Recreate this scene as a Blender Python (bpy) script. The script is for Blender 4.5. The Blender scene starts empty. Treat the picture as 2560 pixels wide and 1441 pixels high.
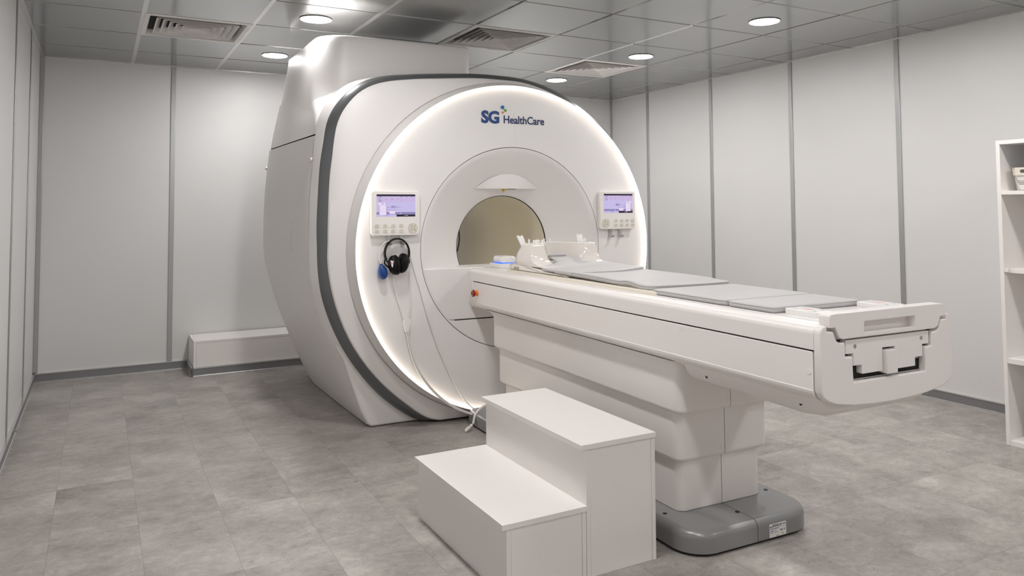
import bpy, bmesh, math, random
from mathutils import Vector, Matrix
random.seed(7)
PI = math.pi
sin, cos = math.sin, math.cos
scn = bpy.context.scene
COL = scn.collection

# ------------------------------------------------------------------ camera, world, exposure
F_PX, CX, CY = 1903.562, 1287.784, 426.606          # lens in pixels of the 2560 x 1441 frame, principal point
CAM, YAW, PITCH, ROLL = Vector((-0.2002, -2.9666, 1.232)), 0.4990, 0.0486, -0.0058
cam = bpy.data.cameras.new('camera'); cam_o = bpy.data.objects.new('camera', cam); COL.objects.link(cam_o)
cam.sensor_width = 36.0; cam.lens = F_PX / 2560 * 36
cam.shift_x = (1280 - CX) / 2560; cam.shift_y = (CY - 720.5) / 2560
cam.clip_start = 0.02
fw = Vector((sin(YAW) * cos(PITCH), cos(YAW) * cos(PITCH), sin(PITCH)))
r0 = Vector((cos(YAW), -sin(YAW), 0)); u0 = r0.cross(fw)
rt = r0 * cos(ROLL) + u0 * sin(ROLL); up = rt.cross(fw)
cam_o.matrix_world = Matrix(((rt.x, up.x, -fw.x, CAM.x), (rt.y, up.y, -fw.y, CAM.y), (rt.z, up.z, -fw.z, CAM.z), (0, 0, 0, 1)))
scn.camera = cam_o
w = bpy.data.worlds.new('world'); scn.world = w; w.use_nodes = True
w.node_tree.nodes['Background'].inputs[0].default_value = (0.9, 0.93, 1, 1)
w.node_tree.nodes['Background'].inputs[1].default_value = 0.1
scn.view_settings.view_transform = 'Standard'; scn.view_settings.look = 'None'
scn.view_settings.gamma = 1; scn.view_settings.use_curve_mapping = False
scn.view_settings.exposure = 0.0
LAMP = 160.0          # radiance of the ceiling downlights
RING = 4.5           # radiance of the scanner's light ring

H, XL, XR, YB, YF = 2.352, -0.6015, 4.489, 3.513, -4.3       # room: height, left, right, back, front wall
GO = Vector((1.972, 1.028, 0)); PSI = -0.025                  # scanner frame: x across, y into the bore, z up
GM = Matrix.Translation(GO) @ Matrix.Rotation(PSI, 4, 'Z')

# ------------------------------------------------------------------ materials
def mat(name, col, rough=0.5, metal=0.0, spec=0.5, coat=0.0, emit=None, es=0.0):
    m = bpy.data.materials.new(name); m.use_nodes = True
    b = m.node_tree.nodes['Principled BSDF']
    b.inputs['Base Color'].default_value = (*col, 1); b.inputs['Roughness'].default_value = rough
    b.inputs['Metallic'].default_value = metal; b.inputs['Specular IOR Level'].default_value = spec
    b.inputs['Coat Weight'].default_value = coat; b.inputs['Coat Roughness'].default_value = 0.08
    if emit: b.inputs['Emission Color'].default_value = (*emit, 1); b.inputs['Emission Strength'].default_value = es
    return m
class NT:
    def __init__(s, m): s.t = m.node_tree; s.b = s.t.nodes['Principled BSDF']
    def n(s, typ, **kw):
        x = s.t.nodes.new(typ)
        for k, v in kw.items():
            if k.startswith('i_'): x.inputs[int(k[2:]) if k[2:].isdigit() else k[2:].replace('_', ' ')].default_value = v
            else: setattr(x, k, v)
        return x
    def l(s, a, b): s.t.links.new(a, b)
def noisy(m, col, amt=0.06, scale=3.0, bump=0.0, bscale=400.0):
    """slight tone variation and fine surface grain, in object space"""
    t = NT(m); tc = t.n('ShaderNodeTexCoord'); nz = t.n('ShaderNodeTexNoise', i_Scale=scale, i_Detail=4.0)
    t.l(tc.outputs['Object'], nz.inputs['Vector'])
    rp = t.n('ShaderNodeValToRGB'); rp.color_ramp.elements[0].position = 0.3; rp.color_ramp.elements[1].position = 0.7
    rp.color_ramp.elements[0].color = (*[c * (1 - amt) for c in col], 1); rp.color_ramp.elements[1].color = (*[min(1, c * (1 + amt * .5)) for c in col], 1)
    t.l(nz.outputs['Fac'], rp.inputs[0]); t.l(rp.outputs[0], t.b.inputs['Base Color'])
    if bump:
        n2 = t.n('ShaderNodeTexNoise', i_Scale=bscale, i_Detail=2.0); t.l(tc.outputs['Object'], n2.inputs['Vector'])
        bp = t.n('ShaderNodeBump', i_Strength=bump, i_Distance=0.002); t.l(n2.outputs['Fac'], bp.inputs['Height']); t.l(bp.outputs[0], t.b.inputs['Normal'])
    return m
def M_(name, col, rough=.5, amt=.03, scale=2.0, bump=0.0, bscale=400., **k):
    return noisy(mat(name, col, rough, **k), col, amt, scale, bump, bscale)
WHITE = (0.83, 0.80, 0.785)
M = dict(
    wall=M_('wall_panel_laminate', (0.735, 0.73, 0.725), 0.42, 0.015, 1.2, 0.03, 300),
    strip=M_('anodised_strip', (0.45, 0.46, 0.46), 0.35, 0.02, metal=0.55),
    base=M_('anodised_skirting', (0.27, 0.27, 0.28), 0.38, 0.04, metal=0.45),
    lip=M_('bright_aluminium_lip', (0.70, 0.70, 0.70), 0.25, 0.02, metal=0.8),
    cover=M_('scanner_cover_paint', WHITE, 0.42, 0.012, 1.5, 0.02, 500),
    gloss=M_('gloss_front_panel', (0.85, 0.825, 0.815), 0.34, 0.01, 1.0),
    band=M_('slate_band', (0.155, 0.16, 0.165), 0.30, 0.03, metal=0.35),
    seam=mat('dark_seam', (0.02, 0.018, 0.016), 0.8),
    bore=M_('bore_liner_tan', (0.72, 0.665, 0.54), 0.24, 0.02),
    table=M_('table_cover_paint', (0.86, 0.815, 0.79), 0.36, 0.012, 1.5, 0.02, 500),
    top=M_('table_top_white', (0.86, 0.84, 0.825), 0.22, 0.01),
    cream=M_('cream_plastic', (0.80, 0.74, 0.64), 0.35, 0.02),
    coil=M_('glossy_ivory_plastic', (0.86, 0.81, 0.76), 0.10, 0.01, coat=0.5),
    clear=M_('milky_plastic', (0.88, 0.86, 0.84), 0.2, 0.01),
    khaki=M_('khaki_plastic', (0.42, 0.37, 0.26), 0.4),
    pad=M_('grey_vinyl_pad', (0.54, 0.525, 0.525), 0.5, 0.03, 5.0, 0.10, 900),
    grey=M_('grey_base_paint', (0.27, 0.27, 0.27), 0.30, 0.03, 3.0, 0.03, 500, metal=0.25),
    board=M_('white_melamine', (0.88, 0.845, 0.82), 0.40, 0.015, 2.0, 0.02, 300),
    black=M_('black_rubber', (0.004, 0.004, 0.0045), 0.42, 0.1, 30., 0.35, 90, spec=0.22),
    steel=M_('brushed_steel', (0.55, 0.55, 0.54), 0.28, 0.05, metal=0.95),
    blue=M_('blue_rubber', (0.004, 0.05, 0.23), 0.45),
    red=M_('red_button', (0.28, 0.012, 0.008), 0.25),
    orange=M_('orange_collar', (0.85, 0.22, 0.01), 0.35),
    key=M_('ivory_key', (0.74, 0.69, 0.60), 0.4),
    tube=M_('clear_tube', (0.80, 0.78, 0.76), 0.14),
    louvre=M_('vent_white_paint', (0.86, 0.83, 0.81), 0.5, 0.06, 6.0),
    basket=None, cloth=M_('blue_cloth', (0.12, 0.33, 0.60), 0.8, 0.2, 20.),
    lens=mat('lamp_lens', (0.9, 0.9, 0.9), 0.4, emit=(1.0, 0.98, 0.965), es=LAMP),
    glow=mat('ring_glow', (0.9, 0.88, 0.84), 0.4, emit=(1.0, 0.90, 0.77), es=RING),
    borefill=mat('bore_fill_strip', (0.9, 0.9, 0.85), 0.4, emit=(1.0, 0.95, 0.86), es=4.2),  # glow of the fill strip added inside the bore
    blueglow=mat('blue_glow', (0.1, 0.3, 0.9), 0.4, emit=(0.03, 0.13, 1.0), es=0.9),
    ink_navy=mat('ink_navy', (0.006, 0.022, 0.12), 0.35), ink_sg=mat('ink_sg_blue', (0.01, 0.05, 0.22), 0.35),
    ink_blue=mat('ink_blue', (0.0, 0.16, 0.50), 0.35), ink_green=mat('ink_green', (0.13, 0.36, 0.01), 0.35),
    ink_orange=mat('ink_orange', (0.75, 0.20, 0.01), 0.35), ink_black=mat('ink_black', (0.02, 0.02, 0.03), 0.5),
    ink_grey=mat('ink_grey', (0.35, 0.36, 0.42), 0.5), ink_rose=mat('ink_rose', (0.75, 0.40, 0.34), 0.5),
    yellow=mat('warning_yellow', (0.55, 0.36, 0.02), 0.5), paper=mat('label_paper', (0.80, 0.78, 0.77), 0.5),
    s_lav=mat('screen_lavender', (0, 0, 0), 0.3, emit=(0.58, 0.52, 0.83), es=0.95),
    s_pink=mat('screen_pink', (0, 0, 0), 0.3, emit=(0.60, 0.48, 0.76), es=0.95),
    s_pale=mat('screen_pale', (0, 0, 0), 0.3, emit=(0.80, 0.68, 0.86), es=1.0),
    s_dark=mat('screen_dark', (0.005, 0.004, 0.01), 0.2, emit=(0.008, 0.006, 0.02), es=1.0),
    s_text=mat('screen_text', (0, 0, 0), 0.3, emit=(0.05, 0.04, 0.13), es=1.0),
    s_grey=mat('screen_grey', (0, 0, 0), 0.3, emit=(0.25, 0.22, 0.42), es=1.0),
)
def ceiling_mat():
    m = mat('satin_metal_tile', (0.37, 0.38, 0.375), 0.15, 0.75); t = NT(m)
    tc = t.n('ShaderNodeTexCoord'); nz = t.n('ShaderNodeTexNoise', i_Scale=1.6, i_Detail=1.0)
    t.l(tc.outputs['Object'], nz.inputs['Vector'])
    bp = t.n('ShaderNodeBump', i_Strength=0.35, i_Distance=0.012); t.l(nz.outputs['Fac'], bp.inputs['Height']); t.l(bp.outputs[0], t.b.inputs['Normal'])
    return m
M['ceil'] = ceiling_mat()
def floor_mat():
    m = mat('stone_look_vinyl', (0.3, 0.28, 0.26), 0.42); t = NT(m)
    tc = t.n('ShaderNodeTexCoord'); sep = t.n('ShaderNodeSeparateXYZ'); t.l(tc.outputs['Object'], sep.inputs[0])
    def math_(op, a, b=None, c=None):
        x = t.n('ShaderNodeMath', operation=op)
        for i, v in enumerate((a, b, c)):
            if v is None: continue
            if isinstance(v, (int, float)): x.inputs[i].default_value = v
            else: t.l(v, x.inputs[i])
        return x.outputs[0]
    gx = math_('DIVIDE', math_('ADD', sep.outputs[0], 0.045), 0.299)
    gy = math_('DIVIDE', math_('ADD', sep.outputs[1], -1.0), 0.59)
    ix, iy = math_('FLOOR', gx), math_('FLOOR', gy); fx, fy = math_('FRACT', gx), math_('FRACT', gy)
    cid = t.n('ShaderNodeCombineXYZ'); t.l(ix, cid.inputs[0]); t.l(iy, cid.inputs[1])
    wn = t.n('ShaderNodeTexWhiteNoise', noise_dimensions='3D'); t.l(cid.outputs[0], wn.inputs['Vector'])
    off = t.n('ShaderNodeVectorMath', operation='SCALE'); t.l(wn.outputs['Color'], off.inputs[0]); off.inputs['Scale'].default_value = 9.0
    pos = t.n('ShaderNodeVectorMath', operation='ADD'); t.l(tc.outputs['Object'], pos.inputs[0]); t.l(off.outputs[0], pos.inputs[1])
    sc = t.n('ShaderNodeVectorMath', operation='MULTIPLY'); t.l(pos.outputs[0], sc.inputs[0]); sc.inputs[1].default_value = (1.0, 1.3, 1.0)
    n1 = t.n('ShaderNodeTexNoise', i_Scale=2.6, i_Detail=5.0, i_Roughness=0.62); t.l(sc.outputs[0], n1.inputs['Vector'])
    n2 = t.n('ShaderNodeTexNoise', i_Scale=17.0, i_Detail=7.0, i_Roughness=0.70, i_Distortion=0.6); t.l(sc.outputs[0], n2.inputs['Vector'])
    n3 = t.n('ShaderNodeTexNoise', i_Scale=60.0, i_Detail=4.0, i_Roughness=0.6, i_Distortion=1.2); t.l(sc.outputs[0], n3.inputs['Vector'])
    mix = math_('ADD', math_('MULTIPLY', n1.outputs['Fac'], 0.60), math_('ADD', math_('MULTIPLY', n2.outputs['Fac'], 0.46), math_('MULTIPLY', n3.outputs['Fac'], 0.20)))
    mix = math_('ADD', mix, math_('MULTIPLY', math_('SUBTRACT', wn.outputs['Value'], 0.5), 0.03))
    rp = t.n('ShaderNodeValToRGB'); e = rp.color_ramp.elements
    e[0].position = 0.44; e[0].color = (0.215, 0.195, 0.176, 1); e[1].position = 0.86; e[1].color = (0.60, 0.56, 0.525, 1)
    x = e.new(0.575); x.color = (0.330, 0.303, 0.278, 1); x = e.new(0.68); x.color = (0.415, 0.386, 0.357, 1)
    t.l(mix, rp.inputs[0])
    # dark pits
    pit = t.n('ShaderNodeValToRGB'); pit.color_ramp.elements[0].position = 0.27; pit.color_ramp.elements[0].color = (0.55, 0.53, 0.5, 1)
    pit.color_ramp.elements[1].position = 0.36; pit.color_ramp.elements[1].color = (1, 1, 1, 1); t.l(n3.outputs['Fac'], pit.inputs[0])
    mu = t.n('ShaderNodeMix', data_type='RGBA', blend_type='MULTIPLY'); mu.inputs[0].default_value = 1.0
    t.l(rp.outputs[0], mu.inputs[6]); t.l(pit.outputs[0], mu.inputs[7])
    # joints
    ex = math_('MULTIPLY', math_('MINIMUM', fx, math_('SUBTRACT', 1.0, fx)), 0.299)
    ey = math_('MULTIPLY', math_('MINIMUM', fy, math_('SUBTRACT', 1.0, fy)), 0.59)
    jt = math_('LESS_THAN', math_('MINIMUM', ex, ey), 0.0011)
    mj = t.n('ShaderNodeMix', data_type='RGBA'); t.l(math_('MULTIPLY', jt, 0.34), mj.inputs[0]); t.l(mu.outputs[2], mj.inputs[6]); mj.inputs[7].default_value = (0.09, 0.075, 0.062, 1)
    t.l(mj.outputs[2], t.b.inputs['Base Color'])
    bp = t.n('ShaderNodeBump', i_Strength=0.25, i_Distance=0.004); t.l(n2.outputs['Fac'], bp.inputs['Height']); t.l(bp.outputs[0], t.b.inputs['Normal'])
    ro = math_('ADD', math_('MULTIPLY', n2.outputs['Fac'], 0.25), 0.30); t.l(ro, t.b.inputs['Roughness'])
    return m
M['floor'] = floor_mat()
def basket_mat():
    m = mat('woven_look_plastic', (0.80, 0.78, 0.74), 0.45); t = NT(m); tc = t.n('ShaderNodeTexCoord')
    mp = t.n('ShaderNodeMapping'); mp.inputs['Rotation'].default_value = (PI / 2, 0, PI / 2)
    t.l(tc.outputs['Object'], mp.inputs[0])
    br = t.n('ShaderNodeTexBrick', i_Scale=1.0); br.offset = 0.5
    br.inputs['Color1'].default_value = (0.25, 0.24, 0.23, 1); br.inputs['Color2'].default_value = (0.30, 0.29, 0.27, 1); br.inputs['Mortar'].default_value = (0.82, 0.80, 0.76, 1)
    br.inputs['Mortar Size'].default_value = 0.0021; br.inputs['Brick Width'].default_value = 0.0085; br.inputs['Row Height'].default_value = 0.0068; br.inputs['Mortar Smooth'].default_value = 0.2
    t.l(mp.outputs[0], br.inputs['Vector']); t.l(br.outputs['Color'], t.b.inputs['Base Color'])
    return m
M['basket'] = basket_mat()

# ------------------------------------------------------------------ mesh helpers
BASE = {}
def flag(bm, ang=0.6):
    for f in bm.faces: f.smooth = True
    for e in bm.edges:
        e.smooth = not (len(e.link_faces) == 2 and e.calc_face_angle(0) > ang)
def link(name, bm, mats, parent=None, base=None, world=False, bevel=0.0, seg=2, ang=0.6, loc=None):
    """link bm as one mesh. Its vertices are in scanner frame (or world frame); base is the object's own origin there."""
    if not isinstance(mats, (list, tuple)): mats = [mats]
    b = Vector(base) if base is not None else (BASE[parent.name] if parent else Vector((0, 0, 0)))
    bmesh.ops.recalc_face_normals(bm, faces=bm.faces)
    flag(bm, ang)
    bmesh.ops.translate(bm, verts=bm.verts, vec=-b)
    me = bpy.data.meshes.new(name); bm.to_mesh(me); bm.free()
    for m in mats: me.materials.append(M[m])
    o = bpy.data.objects.new(name, me); COL.objects.link(o)
    if bevel:
        md = o.modifiers.new('bevel', 'BEVEL'); md.width = bevel; md.segments = seg; md.limit_method = 'ANGLE'; md.angle_limit = 0.6
    BASE[o.name] = b
    if parent:
        o.parent = parent
        off = b - BASE[parent.name]; o.location = off
    else:
        o.matrix_world = (Matrix.Identity(4) if world else GM) @ Matrix.Translation(b)
    return o
def tag(o, label=None, cat=None, group=None, kind=None):
    if label: o['label'] = label
    if cat: o['category'] = cat
    if group: o['group'] = group
    if kind: o['kind'] = kind
    return o
def thing(name, base, label, cat, group=None, world=False):
    o = bpy.data.objects.new(name, None); COL.objects.link(o); o.empty_display_size = 0.1
    b = Vector(base); BASE[o.name] = b
    o.matrix_world = (Matrix.Identity(4) if world else GM) @ Matrix.Translation(b)
    return tag(o, label, cat, group)
def struct(name, bm, mats, bevel=0.0):
    return tag(link(name, bm, mats, world=True, bevel=bevel), kind='structure')
def nb(): return bmesh.new()
def box(bm, x0, x1, y0, y1, z0, z1, mi=0):
    vs = [bm.verts.new((x, y, z)) for z in (z0, z1) for y in (y0, y1) for x in (x0, x1)]
    for q in ((0, 2, 3, 1), (4, 5, 7, 6), (0, 1, 5, 4), (2, 6, 7, 3), (0, 4, 6, 2), (1, 3, 7, 5)):
        bm.faces.new([vs[i] for i in q]).material_index = mi
    return vs
def bx(*a): bm = nb(); box(bm, *a); return bm
def loft(bm, rings, closed=True, caps=(True, True), mi=0):
    R = [[bm.verts.new(p) for p in r] for r in rings]; n = len(R[0])
    for a, b in zip(R, R[1:]):
        for i in range(n if closed else n - 1):
            j = (i + 1) % n
            bm.faces.new((a[i], a[j], b[j], b[i])).material_index = mi
    if caps[0] and closed: bm.faces.new(R[0][::-1]).material_index = mi
    if caps[1] and closed: bm.faces.new(R[-1]).material_index = mi
    return R
def prism(bm, poly, y0, y1, mi=0):              # polygon in (x, z), extruded along y
    loft(bm, [[(x, y0, z) for x, z in poly], [(x, y1, z) for x, z in poly]], mi=mi)
def plate(bm, outer, holes, y0, y1, mi=0):      # polygon with holes in (x, z), extruded along y
    t = bmesh.new(); loops = []
    for lp in [outer] + holes:
        vs = [t.verts.new((x, 0, z)) for x, z in lp]; loops.append(len(vs))
        for i in range(len(vs)): t.edges.new((vs[i], vs[(i + 1) % len(vs)]))
    bmesh.ops.triangle_fill(t, use_beauty=True, edges=t.edges[:])
    t.verts.index_update()
    A = [bm.verts.new((v.co.x, y0, v.co.z)) for v in t.verts]; B = [bm.verts.new((v.co.x, y1, v.co.z)) for v in t.verts]
    for f in t.faces:
        ix = [v.index for v in f.verts]
        bm.faces.new([A[i] for i in ix]).material_index = mi; bm.faces.new([B[i] for i in ix[::-1]]).material_index = mi
    for e in t.edges:
        if len(e.link_faces) == 1:
            i, j = e.verts[0].index, e.verts[1].index
            bm.faces.new((A[i], A[j], B[j], B[i])).material_index = mi
    t.free()
def rrect(x0, x1, z0, z1, r, n=6):
    P = []
    for cx, cz, a in ((x1 - r, z1 - r, 0), (x0 + r, z1 - r, 90), (x0 + r, z0 + r, 180), (x1 - r, z0 + r, 270)):
        for k in range(n + 1):
            t = math.radians(a + 90 * k / n); P.append((cx + r * cos(t), cz + r * sin(t)))
    return P
def catmull(pts, n, closed=False):
    out = []; N = len(pts); P = [Vector(p) for p in pts]
    for i in range(N if closed else N - 1):
        g = lambda k: P[k % N] if closed else P[max(0, min(N - 1, k))]
        a, b, c, d = g(i - 1), g(i), g(i + 1), g(i + 2)
        for k in range(n):
            t = k / n
            out.append(0.5 * (2 * b + (c - a) * t + (2 * a - 5 * b + 4 * c - d) * t * t + (3 * b - a - 3 * c + d) * t ** 3))
    if not closed: out.append(P[-1])
    return out
def tube(bm, pts, r, seg=8, smooth=6, caps=True, mi=0, ry=None):
    P = catmull(pts, smooth) if smooth else [Vector(p) for p in pts]
    up_ = None; rings = []
    for i, p in enumerate(P):
        d = (P[min(i + 1, len(P) - 1)] - P[max(i - 1, 0)]).normalized()
        if up_ is None: up_ = Vector((0, 0, 1)) if abs(d.z) < .9 else Vector((0, 1, 0))
        s = d.cross(up_).normalized(); up_ = s.cross(d).normalized()
        rr = r(i / (len(P) - 1)) if callable(r) else r
        rings.append([p + s * rr * cos(2 * PI * k / seg) + up_ * (ry or 1) * rr * sin(2 * PI * k / seg) for k in range(seg)])
    loft(bm, rings, caps=(caps, caps), mi=mi)
def lathe(bm, prof, c=(0, 0, 0), axis='y', n=48, mi=0, closed=False):   # prof: (radius, offset along axis)
    c = Vector(c); rings = []
    for r, h in prof:
        ring = []
        for k in range(n):
            a = 2 * PI * k / n; s, t = r * cos(a), r * sin(a)
            ring.append(c + Vector({'y': (s, h, t), 'z': (s, t, h), 'x': (h, s, t)}[axis]))
        rings.append(ring)
    loft(bm, rings, caps=(not closed and prof[0][0] > 1e-6, not closed and prof[-1][0] > 1e-6), mi=mi)
    if closed:
        pass
    bmesh.ops.remove_doubles(bm, verts=bm.verts, dist=1e-6)
def disc(bm, c, r, d, axis='y', n=24, mi=0): lathe(bm, [(r, 0), (r, d)], c, axis, n, mi)
def ellipsoid(bm, c, rx, ry, rz, n=20, m=12, rot=None, mi=0):
    rings = []
    for i in range(1, m):
        a = PI * i / m
        rings.append([Vector((rx * sin(a) * cos(2 * PI * k / n), ry * sin(a) * sin(2 * PI * k / n), rz * cos(a))) for k in range(n)])
    if rot: rings = [[rot @ p for p in r] for r in rings]
    loft(bm, [[Vector(c) + p for p in r] for r in rings], mi=mi)
def halves(make, plane_co, plane_no, gap=0.0016):
    out = []
    for s in (1, -1):
        bm = make(); no = Vector(plane_no) * s
        g = bmesh.ops.bisect_plane(bm, geom=bm.verts[:] + bm.edges[:] + bm.faces[:], plane_co=Vector(plane_co) - no * gap, plane_no=no, clear_outer=True)
        ed = [e for e in g['geom_cut'] if isinstance(e, bmesh.types.BMEdge)]
        bmesh.ops.holes_fill(bm, edges=[e for e in bm.edges if len(e.link_faces) == 1])
        out.append(bm)
    return out
def text_bm(bm, s, size, at, xdir=(1, 0, 0), zdir=(0, 0, 1), ext=0.0008, bold=0.0, sx=1.0, mi=0, spacing=1.0):
    cu = bpy.data.curves.new('t', 'FONT'); cu.body = s; cu.size = size; cu.extrude = ext; cu.offset = bold; cu.resolution_u = 3; cu.space_character = spacing
    o = bpy.data.objects.new('t', cu); COL.objects.link(o)
    dg = bpy.context.evaluated_depsgraph_get(); dg.update()
    me = bpy.data.meshes.new_from_object(o.evaluated_get(dg))
    X, Z = Vector(xdir), Vector(zdir); N = X.cross(Z)
    k = len(bm.verts); bm.from_mesh(me); bm.verts.ensure_lookup_table()
    for v in bm.verts[k:]:
        c = v.co.copy(); v.co = Vector(at) + X * c.x * sx + Z * c.y + N * c.z
    kf = [f for f in bm.faces if all(v.index >= k or v.index == -1 for v in f.verts)]
    bm.verts.index_update()
    for f in bm.faces:
        if f.verts[0].index >= k: f.material_index = mi
    bpy.data.objects.remove(o); bpy.data.curves.remove(cu); bpy.data.meshes.remove(me)

# ================================================================== THE ROOM
bm = nb(); box(bm, XL - .1, XR + .1, YF - .1, YB + .1, -0.1, 0.0); struct('floor', bm, 'floor')
struct('wall_back', bx(XL - .1, XR + .1, YB, YB + .1, 0, H + .1), 'wall')
struct('wall_left', bx(XL - .1, XL, YF, YB, 0, H + .1), 'wall')
struct('wall_right', bx(XR, XR + .1, YF, YB, 0, H + .1), 'wall')
struct('wall_front', bx(XL - .1, XR + .1, YF - .1, YF, 0, H + .1), 'wall')
# ceiling: metal clip-in tiles in a 0.6 m grid
T = 0.6
VENTS = {(0, 3): 0, (3, 2): 1, (5, 3): 2}
bm = nb()
box(bm, XL - .1, XR + .1, YF - .1, YB + .1, H + .03, H + .1, mi=1)
for i in range(-2, 8):
    for j in range(-8, 6):
        if (i, j) in VENTS: continue
        x0, x1 = max(i * T, XL), min((i + 1) * T, XR); y0, y1 = max(j * T, YF), min((j + 1) * T, YB)
        if x1 - x0 < .02 or y1 - y0 < .02: continue
        g, c = .0022, .010
        a, b = random.gauss(0, .0016), random.gauss(0, .0016)
        def zz(x, y): return H + a * (x - (x0 + x1) / 2) + b * (y - (y0 + y1) / 2)
        o = [(x0 + g, y0 + g), (x1 - g, y0 + g), (x1 - g, y1 - g), (x0 + g, y1 - g)]
        q = [(x0 + c, y0 + c), (x1 - c, y0 + c), (x1 - c, y1 - c), (x0 + c, y1 - c)]
        loft(bm, [[(x, y, H + .025) for x, y in o], [(x, y, H + .007) for x, y in o], [(x, y, zz(x, y)) for x, y in q]], caps=(False, True))
ceil = struct('ceiling', bm, ['ceil', 'seam'])
bm = nb()
for x in (0.0, 0.6, 1.2): box(bm, x - .012, x + .012, YF, YB, H - .001, H + .012)
for a in ((XL, XL + .028, YF, YB), (XR - .010, XR, YF, YB), (XL, XR, YB - .010, YB)): box(bm, *a, H - .004, H + .012)
tag(link('ceiling_rail', bm, 'lip', parent=ceil), label='bright rails and edge trim between the ceiling tiles')
# wall joint strips
n = 0
def strip(x0, x1, y0, y1, lab):
    global n
    n += 1
    o = struct('trim_%d' % n, bx(x0, x1, y0, y1, 0.07, H - .001), 'strip', bevel=.003); o['label'] = lab
strip(.272, .306, YB - .008, YB, 'grey metal joint strip on the back wall left of the scanner')
strip(XL, XL + .03, YB - .008, YB, 'grey corner strip where left and back walls meet')
strip(XR - .03, XR, YB - .006, YB, 'grey corner strip where back and right walls meet')
for y in (2.92, 2.043, 1.165, .264, -.62, -1.5, -2.4, -3.3): strip(XR - .008, XR, y - .017, y + .017, 'grey metal joint strip on the right wall at %.1f m' % (YB - y))
for y in (2.68, 1.74, .8, -.15, -1.1, -2.05, -3.): strip(XL, XL + .006, y - .014, y + .014, 'grey metal joint strip on the left wall at %.1f m' % (YB - y))
# skirting
def skirt(name, axis, a, b, w, s):
    h = .066
    prof = [(0, 0), (.016, 0), (.016, .006), (.012, .009), (.012, h - .009), (.016, h - .006), (.016, h), (0, h)]
    bm = nb()
    for q, (p0, p1) in enumerate(zip(prof, prof[1:])):
        pts = []
        for d, z in (p0, p1):
            for t in (a, b): pts.append((w + s * d, t, z) if axis == 'y' else (t, w + s * d, z))
        vs = [bm.verts.new(p) for p in pts]
        bm.faces.new((vs[0], vs[1], vs[3], vs[2])).material_index = 0 if q in (3,) else 1
    bmesh.ops.remove_doubles(bm, verts=bm.verts, dist=1e-6)
    for t in (a, b):
        pts = [(w + s * d, t, z) if axis == 'y' else (t, w + s * d, z) for d, z in prof]
        bm.faces.new([bm.verts.new(p) for p in pts])
    return struct(name, bm, ['base', 'lip'])
skirt('baseboard_back', 'x', XL, .417, YB, -1); skirt('baseboard_left', 'y', YF, YB, XL, 1); skirt('baseboard_right', 'y', YF, YB, XR, -1)
BFY = 3.152
skirt('baseboard_bench', 'x', .424, 3.2, BFY, -1); skirt('baseboard_bench_end', 'y', BFY, YB, .424, -1)

# ---- ceiling vents: 4-way louvred diffusers
WHERE = ['square louvred ceiling vent at upper left, beside the grey-white scanner turret', 'square louvred ceiling vent above and behind the scanner top, dark slots', 'square louvred ceiling vent farthest right, between two downlights near the right wall']
for (i, j), k in VENTS.items():
    cx, cy = (i + .5) * T, (j + .5) * T
    t = thing('ceiling_vent', (cx, cy, H), WHERE[k], 'vent', 'louvred vents in the ceiling', world=True)
    def sq(h, z): return [(cx - h, cy - h, z), (cx + h, cy - h, z), (cx + h, cy + h, z), (cx - h, cy + h, z)]
    bm = nb(); loft(bm, [sq(.298, H + .02), sq(.298, H - .002), sq(.292, H - .005), sq(.268, H - .005), sq(.255, H + .035), sq(.255, H + .09)], caps=(False, False)); link('frame', bm, 'louvre', t)
    bm = nb(); loft(bm, [sq(.27, H + .085), sq(.27, H + .089)]); tag(link('duct_plate', bm, 'seam', t), label='dark duct behind the louvres')
    for q in range(6):
        h = .230 - q * .038
        bm = nb(); loft(bm, [sq(h, H - .007), sq(h - .0015, H - .007), sq(h - .0015, H - .0045), sq(max(h - .046, .004), H + .042), sq(max(h - .044, .006), H + .044), sq(h, H - .004)], caps=(False, False))
        rng = [f for f in bm.faces]; link('louvre', bm, 'louvre', t)
# ---- downlights
LIGHTS = [(.9, 1.5, 'round recessed downlight above the left shoulder of the scanner, nearer one'), (.9, 2.7, 'round recessed downlight beside the scanner turret, nearest the back wall'),
          (3.317, .318, 'round recessed downlight at upper right, nearest the camera on the right side'), (3.317, 1.52, 'round recessed downlight just right of the far louvred vent'),
          (3.308, 2.70, 'round recessed downlight lowest in view, behind the scanner rim at right')]
EXTRA = [(.9, .3), (.9, -.9), (3.31, -.9), (.9, -2.1), (3.31, -2.1), (.9, -3.3), (3.31, -3.3)]
for q, (x, y, lab) in enumerate(LIGHTS + [(x, y, 'downlight outside the frame, %s row, %.1f m from back wall' % ('left' if x < 2 else 'right', YB - y)) for x, y in EXTRA]):
    t = thing('ceiling_light', (x, y, H), lab, 'ceiling light', 'round recessed downlights', world=True)
    bm = nb(); lathe(bm, [(.086, .0), (.094, -.001), (.094, .002), (.086, .002)], (x, y, H - .0045), 'z', 40); link('trim_ring', bm, 'lip', t)
    bm = nb(); disc(bm, (x, y, H - .0055), .086, .003, 'z', 40); tag(link('lens', bm, 'lens', t), label='glowing round diffuser')

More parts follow.
